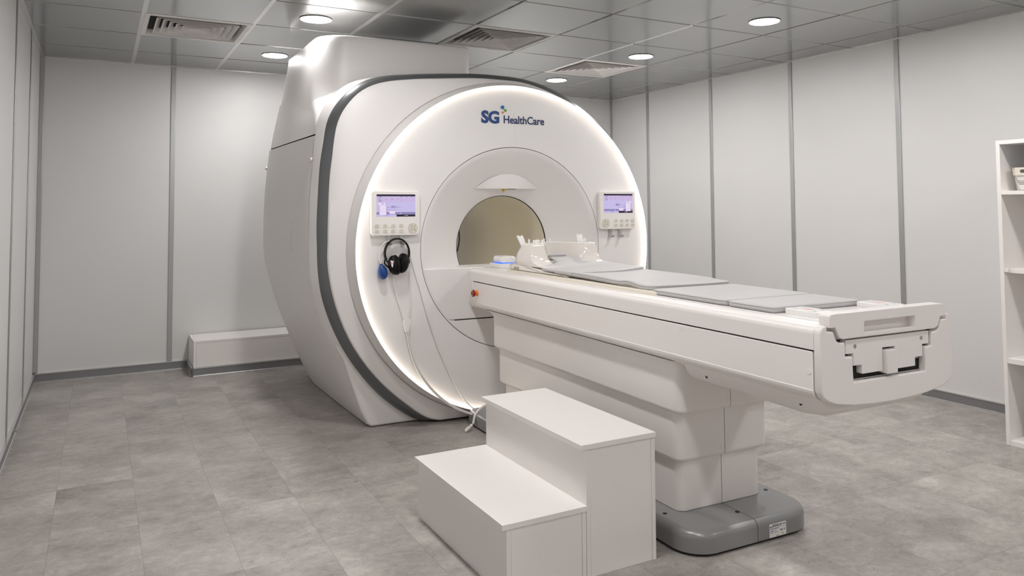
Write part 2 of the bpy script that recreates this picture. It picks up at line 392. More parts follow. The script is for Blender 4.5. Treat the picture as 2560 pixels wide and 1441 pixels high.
# ================================================================== SCANNER
ZC = .999; RO = .968; RBIG = .592; RB = .301
sc = thing('mri_scanner', (0, .9, 0), 'large white MRI scanner with glowing ring around its round bore', 'MRI scanner')
def polar(lst, zmin, n=200, rr=None):
    """closed outline through measured left/top points (x, z), mirrored radius rr on the right, flat foot at zmin"""
    A = []
    for x, z in lst:
        a = math.atan2(-x, -(z - ZC)) % (2 * PI)       # 0 = straight down, growing towards the left, over the top, to the right
        A.append((a, math.hypot(x, z - ZC)))
    A.sort()
    last = A[-1]
    for d in (.35, .8, 1.3, 1.8, 2.3):
        if last[0] + d < 2 * PI - .3: A.append((last[0] + d, rr))
    A = [(A[-1][0] - 2 * PI, A[-1][1])] + A + [(A[0][0] + 2 * PI, A[0][1]), (A[1][0] + 2 * PI, A[1][1])]
    out = []
    for k in range(n):
        a = 2 * PI * k / n
        for (i, (a0, r_0)), (a1, r_1) in zip(enumerate(A), A[1:]):
            if a0 <= a < a1:
                pm = A[max(i - 1, 0)]; pp = A[min(i + 2, len(A) - 1)]
                t = (a - a0) / (a1 - a0); h = a1 - a0
                m0 = ((r_1 - pm[1]) / (a1 - pm[0])) * h if i else (r_1 - r_0); m1 = ((pp[1] - r_0) / (pp[0] - a0)) * h if pp[0] > a1 else (r_1 - r_0)
                r = (2 * t ** 3 - 3 * t * t + 1) * r_0 + (t ** 3 - 2 * t * t + t) * m0 + (-2 * t ** 3 + 3 * t * t) * r_1 + (t ** 3 - t * t) * m1
                break
        x, z = -r * sin(a), ZC - r * cos(a)
        if z < zmin:
            f = (ZC - zmin) / (ZC - z); x *= f; z = zmin
        out.append((x, z))
    return out
IN = [(-.411, .004), (-.511, .035), (-.652, .138), (-.815, .296), (-.956, .497), (-1.049, .729), (-1.087, .95), (-1.086, 1.06), (-1.083, 1.25), (-1.066, 1.499), (-1.053, 1.613), (-1.036, 1.702), (-.999, 1.782), (-.925, 1.871), (-.849, 1.921), (-.771, 1.948), (-.613, 1.975), (-.448, 1.992), (-.277, 2.007), (-.064, 2.014), (.12, 2.006), (.286, 1.965), (.447, 1.901), (.57, 1.834)]
OUT = [(-.435, .0), (-.539, .012), (-.743, .148), (-.912, .341), (-1.037, .558), (-1.106, .758), (-1.129, .948), (-1.132, 1.059), (-1.128, 1.3), (-1.105, 1.562), (-1.097, 1.616), (-1.081, 1.709), (-1.047, 1.788), (-.987, 1.867), (-.912, 1.932), (-.834, 1.972), (-.755, 1.993), (-.596, 2.015), (-.428, 2.032), (-.255, 2.045), (-.04, 2.05), (.146, 2.041), (.315, 2.004), (.478, 1.939), (.639, 1.84), (.754, 1.753)]
RIM = [(-.45, -.03), (-.56, .01), (-.75, .13), (-.861, .24), (-.965, .376), (-1.038, .498), (-1.083, .596), (-1.119, .706), (-1.150, .846), (-1.158, .972), (-1.158, 1.148), (-1.154, 1.325), (-1.144, 1.446), (-1.130, 1.631), (-1.118, 1.72), (-1.08, 1.81), (-1.02, 1.885), (-.945, 1.945), (-.86, 1.980), (-.755, 1.998), (-.596, 2.018), (-.428, 2.034), (-.255, 2.046), (-.04, 2.05), (.146, 2.040), (.315, 2.002), (.478, 1.936), (.639, 1.836), (.754, 1.748)]
NP = 240
c_in, c_out, c_rim = polar(IN, .012, NP, 1.012), polar(OUT, .004, NP, 1.060), polar(RIM, .004, NP, 1.056)
def ring(c, y): return [(x, y, z) for x, z in c]
def circ(r, y, n=NP, cz=ZC, zmin=None):
    return [(-r * sin(2 * PI * k / n), y, max(cz - r * cos(2 * PI * k / n), zmin if zmin is not None else -9)) for k in range(n)]
def mixc(a, b, t): return [(p[0] * (1 - t) + q[0] * t, p[1] * (1 - t) + q[1] * t) for p, q in zip(a, b)]
disc_c = [(x, z) for x, _, z in circ(.994, 0, zmin=.014)]
# front shell between disc and band
bm = nb()
loft(bm, [ring([(x, z) for x, _, z in circ(.984, 0, zmin=.022)], .10), ring(disc_c, .083), ring(mixc(disc_c, c_in, .5), .088), ring(mixc(disc_c, c_in, .93), .099), ring(c_in, .108), ring(c_in, .14)], caps=(False, False))
link('front_shell', bm, 'cover', sc)
bm = nb(); loft(bm, [ring(c_in, .112), ring(mixc(c_in, c_out, .25), .118), ring(mixc(c_in, c_out, .75), .145), ring(c_out, .165), ring(c_out, .18)], caps=(False, False))
tag(link('edge_band', bm, 'band', sc), label='dark grey band around the front edge')
bm = nb(); loft(bm, [ring(c_out, .168), ring(mixc(c_out, c_rim, .45), .195), ring(c_rim, .236), ring(mixc(c_rim, c_out, .6), .238)], caps=(False, False)); link('rim_cover', bm, 'cover', sc)
bm = nb(); loft(bm, [ring(mixc(c_rim, c_out, .9), .225), ring(mixc(c_rim, c_out, .9), .30), [(x * .8, .30, ZC + (z - ZC) * .8) for x, z in c_rim]], caps=(False, False)); tag(link('rim_seam', bm, 'seam', sc), label='thin dark gap behind the rim')
# disc with light ring
bm = nb()
loft(bm, [circ(.990, .095, zmin=.016), circ(.980, .05, zmin=.018), circ(RO, .010, zmin=.02), circ(RO, -.002, zmin=.022), circ(RO - .0015, -.006), circ(RO - .004, -.008), circ(RO - .0055, -.006)], caps=(False, False))
link('disc_edge', bm, 'cover', sc)
bm = nb(); loft(bm, [circ(RO - .0055, -.006), circ(RO - .008, .006), circ(RO - .013, .011), circ(RO - .024, .0135)], caps=(False, False)); tag(link('light_ring', bm, 'glow', sc), label='glowing warm white light ring')
bm = nb(); loft(bm, [circ(RO - .024, .0135), circ(RO - .05, .012), circ(RO - .10, .006), circ(RO - .16, .002), circ(.72, 0), circ(.594, 0), circ(.5938, .012)], caps=(False, False)); link('front_disc', bm, 'gloss', sc)
bm = nb(); loft(bm, [circ(.595, .010), circ(.585, .010), circ(.585, .03)], caps=(False, False)); tag(link('fascia_seam', bm, 'seam', sc), label='dark circular gap around the bore fascia')
# bore fascia: cone, with the laser hood and the lower infill
LZ = .889
bm = nb(); loft(bm, [circ(.5905, .012), circ(.5905, .001), circ(.587, .0005), circ(.56, .012), circ(.50, .046), circ(.42, .094), circ(.35, .138), circ(.318, .158), circ(.306, .168), circ(.303, .18)], caps=(False, False)); link('bore_fascia', bm, 'cover', sc)
bm = nb(); NH = 28
rows = []
for q in range(NH + 1):
    x = -.235 + .47 * q / NH; r = .437
    zt = ZC + math.sqrt(max(r * r - x * x, 0)); ze = 1.347; f = max(0, 1 - (abs(x) / .235) ** 2)
    yc = lambda x, z: .012 + (.56 - math.hypot(x, z - ZC)) * (.126 / .21)
    col_ = []
    zt = max(zt - .04 * (1 - f), ze + .001)
    for k in range(7):
        z = zt + (ze - zt) * k / 6; yy = yc(x, z)
        col_.append((x, min(yy, yy * (1 - f) + .084 * f) - .0005, z))
    col_.append((x, yc(x, ze) + .03, ze + .002)); rows.append(col_)
loft(bm, rows, closed=False); tag(link('laser_hood', bm, 'cover', sc, ang=1.0), label='curved hood over the bore entrance')
bm = nb(); prism(bm, [(-.047, 1.3455), (-.012, 1.3455), (-.033, 1.324)], .086, .088); prism(bm, [(-.035, 1.341), (-.024, 1.341), (-.031, 1.333)], .0852, .0862, mi=1); box(bm, -.012, .052, .088, .1, 1.3425, 1.3458, mi=1)
tag(link('laser_label', bm, ['yellow', 'ink_black'], sc), label='small yellow warning triangle under the hood')
def arcpoly(r, z0, z1, n=40):
    P = []
    a0, a1 = math.acos(min(.99999, (ZC - z0) / r)), math.acos((ZC - z1) / r)
    for k in range(n + 1): a = a0 + (a1 - a0) * k / n; P.append((-r * sin(a), ZC - r * cos(a)))
    for k in range(n + 1): a = a1 + (a0 - a1) * k / n; P.append((r * sin(a), ZC - r * cos(a)))
    return P
bm = nb(); prism(bm, arcpoly(.5885, .595, LZ), 0.0, .20); link('lower_infill', bm, 'cover', sc, bevel=.006, seg=3)
bm = nb(); prism(bm, arcpoly(.5885, .409, .589), 0.0, .10); link('lower_infill', bm, 'cover', sc, bevel=.002)
bm = nb(); prism(bm, arcpoly(.586, .55, .65), .012, .09); tag(link('infill_seam', bm, 'seam', sc), label='dark gap across the lower infill')
bm = nb(); lathe(bm, [(.3055, .166), (.3030, .170), (.3030, .182), (.308, .182)], (0, 0, ZC), 'y', 120, closed=True); tag(link('bore_gasket', bm, 'seam', sc), label='dark gap ring at the bore mouth')
bm = nb(); lathe(bm, [(.318, .178), (.3025, .176), (.3015, .180), (.3015, .9), (.3015, 1.50), (.345, 1.745)], (0, 0, ZC), 'y', 96, closed=True)
tag(link('bore_liner', bm, 'bore', sc), label='tan liner inside the bore')
bm = nb(); loft(bm, [[(-r * cos(a), y, ZC + r * sin(a)) for a, r in ((.30, .3012), (.32, .296), (.50, .296), (.52, .3012))] for y in (.36, 1.15)]); tag(link('bore_fill_strip', bm, 'borefill', sc), label='added fill strip, out of view on the left inner side, brightening the bore')  # unseen emissive strip, added only to brighten the bore liner
# vertical panel joint on the disc
bm = nb(); box(bm, -.0006, .0006, -.0004, .002, 1.594, 1.80); tag(link('panel_joint', bm, 'paper', sc), label='hairline joint above the bore')
# rear body
Fz = [(0.004, -.825), (.1, -.878), (.25, -.93), (.42, -.99), (.5, -1.04), (.6, -1.087), (.7, -1.119), (.85, -1.150), (.97, -1.158), (1.15, -1.158), (1.33, -1.154), (1.45, -1.145), (1.642, -1.129)]
Rz = [(0.004, -.864), (.1, -.915), (.25, -.985), (.42, -1.055), (.5, -1.085), (.6, -1.118), (.7, -1.150), (.85, -1.190), (.97, -1.203), (1.15, -1.205), (1.33, -1.199), (1.45, -1.190), (1.642, -1.170)]
Rt = []
for q in range(18):
    z = .004 + (1.955 - .004) * q / 17; Rt.append((z, -math.sqrt(max(1.052 ** 2 - (z - ZC) ** 2, .04)) if z > .55 else -(.80 + .155 * z / .55)))
def side_r(k, y):
    t = max(0, min(1, (y - .24) / 1.16)); d = max(0, (y - 1.4) / .33)
    return Rt[k][1] * (1 + .10 * t) + .13 * max(0, d - .45) ** 2 / .3
def side_u(k, y):
    f, r = Fz[k][1], Rz[k][1]
    if y <= 1.4: t = ((y - .24) / 1.16); t = t * (1.35 - .35 * t); return f * (1 - t) + r * t
    d = (y - 1.4) / .33
    return r + .015 * d + .13 * max(0, d - .45) ** 2 / .3
for s in (1, -1):
    bm = nb(); rows = []; L_ = Fz if s > 0 else Rt
    ys = [.262, .248, .243, .26, .4, .6, .8, 1.0, 1.2, 1.4, 1.5, 1.58, 1.64, 1.69, 1.715, 1.73]
    for q, y in enumerate(ys):
        yy = max(y, .243) if q > 2 else y
        ins = (.02, .006, .0)[q] if q < 3 else 0
        rows.append([(s * ((side_u if s > 0 else side_r)(k, yy) + ins), y, L_[k][0]) for k in range(len(L_))])
    rows = rows[:2] + rows[3:]
    loft(bm, rows, closed=False)
    o = link('side_panel', bm, 'cover', sc, ang=.9)
    if s == 1:
        for y, z, nm in ((.262, 1.505, 1), (1.56, 1.52, 1), (.30, .60, 1)):
            k = min(range(len(Fz)), key=lambda i: abs(Fz[i][0] - z)); u = side_u(k, y)
            b2 = nb(); disc(b2, (u - .004 if z > 1 else u + .004, y, z), .012, .012, 'x', 20); tag(link('plug', b2, 'cream', o), label='small cream plug')
        for y, z in ((.64, 1.07), (1.60, 1.07)):
            u = side_u(9, y) - .0005
            b2 = nb(); P = rrect(-.019, .019, -.085, .085, .0185, 8)
            outer = [(y + a, z + b) for a, b in P]; inner = [(y + a * .88, z + b * .975) for a, b in P]
            A_ = [b2.verts.new((u, p[0], p[1])) for p in outer]; B_ = [b2.verts.new((u, p[0], p[1])) for p in inner]
            for i in range(len(A_)): b2.faces.new((A_[i], A_[(i + 1) % len(A_)], B_[(i + 1) % len(A_)], B_[i]))
            tag(link('access_plate', b2, 'ink_grey', o), label='outline of an oval access plate')
# dark core that shows only through the joints, and the rear cover
bm = nb(); core = [(-.80, .02), (-.92, .40), (-1.05, .75), (-1.09, 1.1), (-1.07, 1.64), (-1.03, 1.75), (.60, 1.75), (.75, 1.64), (.98, 1.3), (1.02, 1.1), (.98, .75), (.9, .40), (.80, .02)]
P2 = [p for p in core]
rr_ = [(.315 * cos(2 * PI * k / 48), ZC + .315 * sin(2 * PI * k / 48)) for k in range(48)]
plate(bm, P2, [rr_], .32, 1.60); tag(link('inner_frame', bm, 'seam', sc), label='dark frame behind the cover joints')
bm = nb(); RC = [(Rz[k][1] + .05, Rz[k][0]) for k in range(len(Rz))] + [(-1.05, 1.82), (-.95, 1.93), (.40, 1.93)] + [(-(Rt[k][1] * 1.06), Rt[k][0]) for k in range(len(Rt) - 1, -1, -1)]
rr_ = [(.34 * cos(2 * PI * k / 48), ZC + .34 * sin(2 * PI * k / 48)) for k in range(48)]
plate(bm, RC, [rr_], 1.60, 1.735); link('rear_cover', bm, 'cover', sc, bevel=.02)
# foot cover under the front rim
bm = nb(); prism(bm, [(-.815, .004), (-.838, .022), (-.877, .1), (-.927, .25), (-.978, .40), (-1.02, .475), (-.93, .46), (-.6, .22), (-.3, .10), (-.3, .004)], .192, .30); link('foot_cover', bm, 'cover', sc, bevel=.012, seg=3)
bm = nb(); prism(bm, [(.79, .004), (.805, .022), (.825, .1), (.86, .25), (.90, .38), (.6, .22), (.3, .10), (.3, .004)], .192, .30); link('foot_cover', bm, 'cover', sc, bevel=.012, seg=3)
# upper cover with its turret
def plan(xl, xl2, xr, yf, yb, rf, rb, rr2, n=10):
    P = []
    for cx, cy, a0, r in ((xl + rf, yf + rf, 270, -rf), (xl2 + rb, yb - rb, 180, -rb), (xr - rr2, yb - rr2, 90, -rr2), (xr - rr2, yf + rr2, 0, -rr2)):
        for k in range(n + 1):
            t = math.radians(a0 - 90 * k / n); P.append((cx + abs(r) * cos(t), cy + abs(r) * sin(t)))
    return P
bm = nb()
LV = [  # z, left front, left back, right, front, back, radii
    (1.650, -1.129, -1.170, .80, .243, 1.50, .012, .06, .02), (1.70, -1.123, -1.165, .77, .244, 1.48, .02, .06, .03), (1.76, -1.118, -1.158, .70, .250, 1.46, .06, .06, .06),
    (1.82, -1.112, -1.150, .62, .262, 1.43, .13, .06, .10), (1.88, -1.108, -1.142, .53, .278, 1.40, .19, .06, .14), (1.94, -1.104, -1.134, .42, .290, 1.37, .22, .06, .16)]
loft(bm, [[(x, y, z) for x, y in plan(*a)] for z, *a in LV], caps=(False, True)); link('shoulder_cover', bm, 'cover', sc, ang=.9)
bm = nb()
def tw(z):
    t = (z - 1.65) / (2.245 - 1.65); e = max(0, 1 - t / .55) ** 2
    return (-1.089 - .036 * (1 - t) - .0 * e, -1.100 - .065 * (1 - t) ** 1.2, -.145, .300 - .056 * e, 1.235 + .24 * (1 - t), .16 * (1 - e) + .02, .07, .06)
zs = [1.651, 1.68, 1.72, 1.76, 1.80, 1.84, 1.88, 1.92, 1.96, 2.0, 2.05, 2.1, 2.15, 2.2, 2.228]
rings = [[(x, y, z) for x, y in plan(*tw(z))] for z in zs]
def inset(a, d): return (a[0] + d, a[1] + d, a[2] - d, a[3] + d, a[4] - d, max(a[5] - d, .01), max(a[6] - d, .01), max(a[7] - d, .01))
rings += [[(x, y, z) for x, y in plan(*inset(tw(2.228), d))] for z, d in ((2.236, .003), (2.241, .009), (2.243, .02))]
loft(bm, rings, caps=(False, True)); link('turret_cover', bm, 'cover', sc, ang=.9)

# logo
bm = nb(); text_bm(bm, 'SG', .098, (-.2165, -.0008, 1.7335), bold=.0042, sx=1.04, mi=0, spacing=.95)
lg = link('logo', bm, ['ink_sg'], sc); tag(lg, label='dark blue SG HealthCare lettering above the bore')
bm = nb(); text_bm(bm, 'HealthCare', .0655, (-.0735, -.0008, 1.735), bold=.0010, sx=.93, spacing=.98)
link('logo_word', bm, 'ink_navy', lg)
for x, z, r, m, nm in ((-.0765, 1.829, .0115, 'ink_blue', 'blue'), (-.0585, 1.811, .0085, 'ink_green', 'green'), (-.0755, 1.7975, .0065, 'ink_orange', 'orange')):
    bm = nb(); disc(bm, (x, -.0014, z), r, .0016, 'y', 28); tag(link('logo_dot', bm, m, lg), label=nm + ' dot of the logo')
# control panels
def control_panel(x0, x1, z0, z1, mirror, lab):
    yf = -.030
    bm = nb(); prism(bm, rrect(x0, x1, z0, z1, .020, 8), yf, 0.0); p = link('control_panel', bm, 'board', sc, bevel=.005, seg=3); tag(p, label=lab)
    W, Hh = x1 - x0, z1 - z0
    X = lambda f: x1 - W * f if mirror else x0 + W * f
    sx0, sx1 = sorted((X(.098), X(.898))); sz0, sz1 = z0 + Hh * .425, z0 + Hh * .922
    if mirror: sx0, sx1 = x0 + W * .11, x0 + W * .92
    y = yf - .0006; bm = nb()
    box(bm, sx0, sx1, y, yf + .001, sz0, sz1, mi=0)
    SW, SH = sx1 - sx0, sz1 - sz0
    def q(a, b, c, d, mi, k=1, fl=True):
        if mirror and fl: a, b = 1 - b, 1 - a
        box(bm, sx0 + SW * a, sx0 + SW * b, y - .0003 * k, y, sz1 - SH * d, sz1 - SH * c, mi)
    q(0, 1, 0, .085, 2); q(.0, 1, .085, .34, 1, 1); q(.0, 1, .80, .90, 5, .6)
    for i, wd in enumerate((.085, .06, .03, .09, .07)): q(.05, .05 + wd, .105 + i * .052, .118 + i * .052, 3, 2, False)
    for a, wd in ((.22, .025), (.38, .04), (.53, .02)): q(a, a + wd, .209, .222, 3, 2, False)
    for a in (.61, .74, .89): q(a, a + .055, .105, .117, 3, 2, False)
    for i in range(4): q(.635, .645, .14 + i * .055, .15 + i * .055, 3, 2, False)
    q(.05, .22, .37, .49, 4, 2); q(.115, .185, .385, .398, 3, 3); q(.115, .185, .45, .463, 3, 3); q(.24, .252, .40, .412, 3, 2)
    q(.105, .215, .47, .52, 4, 2); q(.075, .25, .52, .915, 4, 2); q(.085, .245, .64, .645, 1, 3); q(.085, .245, .76, .765, 5, 3); q(.062, .070, .52, .92, 5, 2); q(.257, .264, .52, .90, 3, 2)
    q(.27, .56, .715, .726, 5, 2); q(.27, .56, .73, .75, 4, 2); q(.295, .31, .69, .715, 3, 3); q(.32, .52, .68, .686, 5, 2); q(.33, .475, .77, .88, 4, 2); q(.31, .49, .89, .897, 3, 2)
    q(.60, .63, .84, .87, 4, 2); q(.51, 1, .905, 1.0, 2, 2, False); q(.72, .74, .94, .965, 0, 3, False); q(.755, .81, .945, .96, 4, 3, False); q(.22, .31, .95, .962, 3, 2, False)
    ta = .37 if not mirror else 1 - .59
    text_bm(bm, '0000. 0', SH * .150, (sx0 + SW * ta, y - .0006, sz1 - SH * .615), ext=.0002, mi=3, sx=.62)
    for a in (.29, .325, .56, .60): q(a, a + .012, .565, .59, 3, 2)
    s = link('screen', bm, ['s_lav', 's_pink', 's_dark', 's_text', 's_pale', 's_grey'], p); s['label'] = 'lit lavender screen'
    kx = [.115, .28, .445, .61]
    rowz = (z0 + Hh * .222, z0 + Hh * .108)
    for f in kx:
        for z in rowz:
            c = X(f) if not mirror else x1 - W * (f - .03) * .96
            bm = nb(); prism(bm, rrect(c - .0125, c + .0125, z - .0092, z + .0092, .006, 5), yf - .0035, yf + .001)
            box(bm, c - .003, c + .004, yf - .0039, yf - .003, z - .003, z + .004, mi=1); box(bm, c - .0022, c - .0004, yf - .0041, yf - .003, z - .0035, z + .0045, mi=2)
            link('key', bm, ['key', 'paper', 'ink_navy'], p)
    c = X(.845) if not mirror else x1 - W * .84; z = z0 + Hh * .165; R_ = .0275
    bm = nb(); disc(bm, (c, yf - .0012, z), R_, .002, 'y', 40); link('arrow_pad', bm, 'khaki', p)
    for k in range(4):
        bm = nb(); P = []
        for a in range(13): t = math.radians(45 + 90 * k + 3 + 84 * a / 12); P.append((c + R_ * cos(t), z + R_ * sin(t)))
        for a in range(9): t = math.radians(45 + 90 * k + 84 - 78 * a / 8); P.append((c + .0105 * cos(t), z + .0105 * sin(t)))
        prism(bm, P, yf - .0035, yf + .001); t = math.radians(90 + 90 * k)
        box(bm, c + .0185 * cos(t) - .001, c + .0185 * cos(t) + .0035, yf - .0039, yf - .003, z + .0185 * sin(t) - .003, z + .0185 * sin(t) + .003, mi=1); box(bm, c + .0185 * cos(t) - .003, c + .0185 * cos(t) - .0015, yf - .0039, yf - .003, z + .0185 * sin(t) - .002, z + .0185 * sin(t) + .002, mi=2)
        link('arrow_key', bm, ['key', 'paper', 'ink_navy'], p)
    bm = nb(); disc(bm, (c, yf - .0035, z), .009, .0045, 'y', 24); box(bm, c - .001, c + .003, yf - .0039, yf - .003, z - .003, z + .003, mi=1); box(bm, c - .0025, c - .0012, yf - .0039, yf - .003, z - .002, z + .002, mi=2); link('centre_key', bm, ['key', 'paper', 'ink_navy'], p)
    return p
def hook(x, z1, p):
    bm = nb(); w_ = .0105
    pts = [(-.010, z1), (-.010, z1 - .038), (-.013, z1 - .046), (-.020, z1 - .050), (-.030, z1 - .048), (-.036, z1 - .040)]
    loft(bm, [[(x - w_, y, z), (x + w_, y, z), (x + w_, y + .004 * (1 if i < 2 else .2), z - (.0 if i < 2 else .004)), (x - w_, y + .004 * (1 if i < 2 else .2), z - (.0 if i < 2 else .004))] for i, (y, z) in enumerate(pts)])
    tag(link('hook', bm, 'steel', p), label='brushed steel hook under the panel')
pL = control_panel(-.883, -.607, 1.082, 1.327, False, 'white control panel left of the bore'); pR = control_panel(.587, .858, 1.091, 1.334, True, 'white control panel right of the bore')
hook(-.780, 1.084, pL); hook(-.705, 1.084, pL); hook(.680, 1.093, pR); hook(.752, 1.093, pR)

# ================================================================== PATIENT TABLE
tb = thing('patient_table', (0, -1.0, 0), 'long white patient table docked to the scanner bore on a stepped column', 'patient table')
Y0, Y1, U = -.001, -2.466, .297
def prof_top(s=1.0):
    P = [(-U, .816), (-U, .862)]
    for k in range(7): t = math.radians(180 - 90 * k / 6); P.append((-U + .024 + .024 * cos(t), .862 + .022 * sin(t)))
    P += [(-.262, .8842), (-.252, .8825), (-.248, .8825), (-.244, .884), (-.236, .884), (-.232, .8815), (-.222, .8815), (-.218, .8835)]
    return P + [(-x, z) for x, z in P[::-1]]
bm = nb(); P = prof_top(); loft(bm, [[(x, y, z) for x, z in P] for y in (Y0, Y1)]); link('top_frame', bm, 'table', tb, ang=.9)
bm = nb(); box(bm, -.2135, .2135, Y1 + .02, Y0 - .01, .880, .8862); link('cradle', bm, 'top', tb)
bm = nb(); box(bm, -.216, .216, -1.63, -.33, .880, .8985); tag(link('tabletop_board', bm, 'cream', tb, bevel=.004), label='raised cream board under the body pad')
for x in (-.2115, .2115):
    bm = bx(x - .0012, x + .0012, -2.22, -1.52, .8855, .8866); tag(link('rail_line', bm, 'ink_grey', tb), label='thin dark rail line along the table top')
for s in (-1, 1):
    bm = nb(); P = []
    o = [(s * U, .8105), (s * U, .700)]
    for k in range(7): t = math.radians(90 * k / 6); o.append((s * (U - .035 + .035 * cos(t)), .700 - .034 * sin(t)))
    o += [(s * (U - .05), .662), (s * (U - .05), .8105)]
    loft(bm, [[(x, y, z) for x, z in o] for y in (-.053, -2.4605)]); sp = link('side_panel', bm, 'table', tb, bevel=.0015)
    for y in (-1.0, -.62, -1.267, -1.88) if s < 0 else ():
        pass
    if s < 0:
        for y, z in ((-.55, .797), (-1.267, .797), (-1.875, .797), (-2.447, .752)):
            b2 = nb(); disc(b2, (-U - .0012, y, z), .0085, .003, 'x', 20); link('plug', b2, 'top', sp)
bm = nb(); P = [(-U, .69), (-U + .012, .668), (-.25, .655), (.25, .655), (U - .012, .668), (U, .69), (U, .818), (-U, .818)]
prism(bm, P, -.0505, Y0); link('head_block', bm, 'table', tb, bevel=.006, seg=3)
bm = nb(); box(bm, -U + .012, U - .012, Y1, Y0 - .03, .715, .82); box(bm, -U + .055, U - .055, Y1, Y0 - .03, .668, .72); tag(link('inner_beam', bm, 'seam', tb), label='dark beam behind the panel gaps')
bm = nb(); box(bm, -U + .048, U - .048, Y1 + .002, Y0 - .052, .658, .6675); link('bottom_cover', bm, 'table', tb)
# end cap with stepped opening
OPEN_L = [(-.270, .886), (-.270, .8685), (-.2435, .8685), (-.2405, .862), (-.2335, .845), (-.226, .8365), (-.216, .8335), (-.196, .8335), (-.196, .790), (-.165, .790), (-.165, .752), (-.1625, .715)]
def capoutline():
    o = []
    for k in range(6): t = math.radians(180 - 90 * k / 5); o.append((-U + .022 + .022 * cos(t), .864 + .022 * sin(t)))
    o += OPEN_L + [(-x, z) for x, z in OPEN_L[::-1]]
    for k in range(6): t = math.radians(90 - 90 * k / 5); o.append((U - .022 + .022 * cos(t), .864 + .022 * sin(t)))
    o += [(U, .70), (.289, .684), (.268, .669), (.235, .6585), (.164, .648), (.08, .6425), (0, .641), (-.08, .6425), (-.164, .648), (-.235, .6585), (-.268, .669), (-.289, .684), (-U, .70)]
    return o
bm = nb(); plate(bm, capoutline(), [], -2.492, -2.4655); link('end_cap', bm, 'table', tb, bevel=.005, seg=3)
bm = nb(); box(bm, -.25, .25, -2.4665, -2.44, .70, .838); tag(link('end_recess', bm, 'seam', tb), label='dark recess behind the end plates')
bm = nb(); plate(bm, [(-.188, .8375), (-.188, .7975), (-.157, .7975), (-.157, .761), (-.121, .761), (-.121, .7345), (-.0285, .7345), (-.0285, .803), (.0285, .803), (.0285, .7345), (.121, .7345), (.121, .761), (.157, .761), (.157, .7975), (.188, .7975), (.188, .8375)], [], -2.487, -2.466)
lp = link('latch_plate', bm, 'table', tb, bevel=.0015)
for x in (-.150, .152):
    b2 = nb(); lathe(b2, [(.0065, -.0004), (.004, .003), (.0, .003)], (x, -2.4874, .818), 'y', 20); tag(link('screw', b2, 'steel', lp), label='small recessed screw')
bm = nb(); box(bm, -.0235, .0235, -2.499, -2.467, .726, .796); tag(link('release_tab', bm, 'table', tb, bevel=.002), label='raised centre release tab')
bm = nb(); box(bm, -.160, -.140, -2.470, -2.466, .718, .752); box(bm, .13, .160, -2.470, -2.466, .752, .758); box(bm, -.158, .158, -2.475, -2.467, .7165, .7195); link('latch_bar', bm, 'steel', tb)
bm = nb()
o = [(-.262, .912), (-.257, .918), (-.24, .920), (.24, .920), (.257, .918), (.262, .912), (.262, .8795), (.2385, .8795), (.235, .872), (.228, .856), (.220, .848), (.208, .8435), (-.208, .8435), (-.220, .848), (-.228, .856), (-.235, .872), (-.2385, .8795), (-.262, .8795)]
plate(bm, o, [rrect(-.116, .116, .8555, .8905, .006, 4)], -2.4955, -2.455); link('handle', bm, 'table', tb, bevel=.004, seg=3)
# under tray
bm = nb(); rows = []
for y, zb, k in ((-1.825, .640, .93), (-1.86, .606, 1), (-2.36, .598, 1), (-2.42, .606, 1), (-2.45, .63, .98)):
    rows.append([(-.272 * k, y, .672), (-.258 * k, y, zb + .032), (-.235 * k, y, zb + .010), (-.20 * k, y, zb), (.20 * k, y, zb), (.235 * k, y, zb + .010), (.258 * k, y, zb + .032), (.272 * k, y, .672)])
loft(bm, rows); ut = link('under_tray', bm, 'table', tb, bevel=.004)
for y in (-1.965, -2.38):
    b2 = nb(); lathe(b2, [(.0055, -.003), (.0055, .004), (.0035, .004), (.003, -.001), (0, -.001)], (-.2575, y, .640), 'x', 18); tag(link('screw', b2, 'ink_black', ut), label='dark recessed screw')
# column: flared neck and three telescoping covers, in two halves each
def rr3(ux, ya, yb, z0, z1, r, rb, flare=0):
    def f():
        bm = nb(); rings = []
        for k in range(5): t = math.radians(90 * k / 4); d = rb * (1 - sin(t)); rings.append((d, z0 + rb * (1 - cos(t))))
        rings.append((0, z1 - (.05 if flare else 0)))
        if flare: rings += [(-flare * .12, z1 - .03), (-flare * .42, z1 - .014), (-flare, z1)]
        R3 = []
        for d, z in rings: R3.append([(x, y, z) for x, y in rrect(-ux + d, ux - d, yb + d, ya - d, max(r - d * .5, .004), 6)])
        loft(bm, R3); return bm
    return f
for a in ((.250, -.205, -1.800, .463, .668, .035, .018, .036), (.229, -.232, -1.764, .276, .50, .035, .018, 0), (.207, -.262, -1.742, .088, .31, .035, .004, 0)):
    for bm in halves(rr3(*a), (0, 0, 0), (1, 0, 0)):
        sgn = -1 if min(v.co.x for v in bm.verts) < -.1 else 1
        o = link('column_cover', bm, 'table', tb, ang=.5)
        if sgn < 0:
            b2 = nb(); disc(b2, (-.014, a[2] - .0012, a[3] + .035 if a[3] > .1 else a[3] + .06), .008, .003, 'y', 18); link('plug', b2, 'top', o)
bm = nb(); box(bm, -.19, .19, -1.735, -.27, .05, .66); tag(link('column_core', bm, 'seam', tb), label='dark core behind the column joints')
def bout(d):
    P = []; r = .115 - .7 * d; x1, y0, y1 = .305 - d, -1.928 + d, -.010
    P += [(x1, y1), (-x1, y1)]
    for cx, a in ((-x1 + r, 180), (x1 - r, 270)):
        for k in range(13): t = math.radians(a + 90 * k / 12); P.append((cx + r * cos(t), y0 + r + r * sin(t)))
    return P
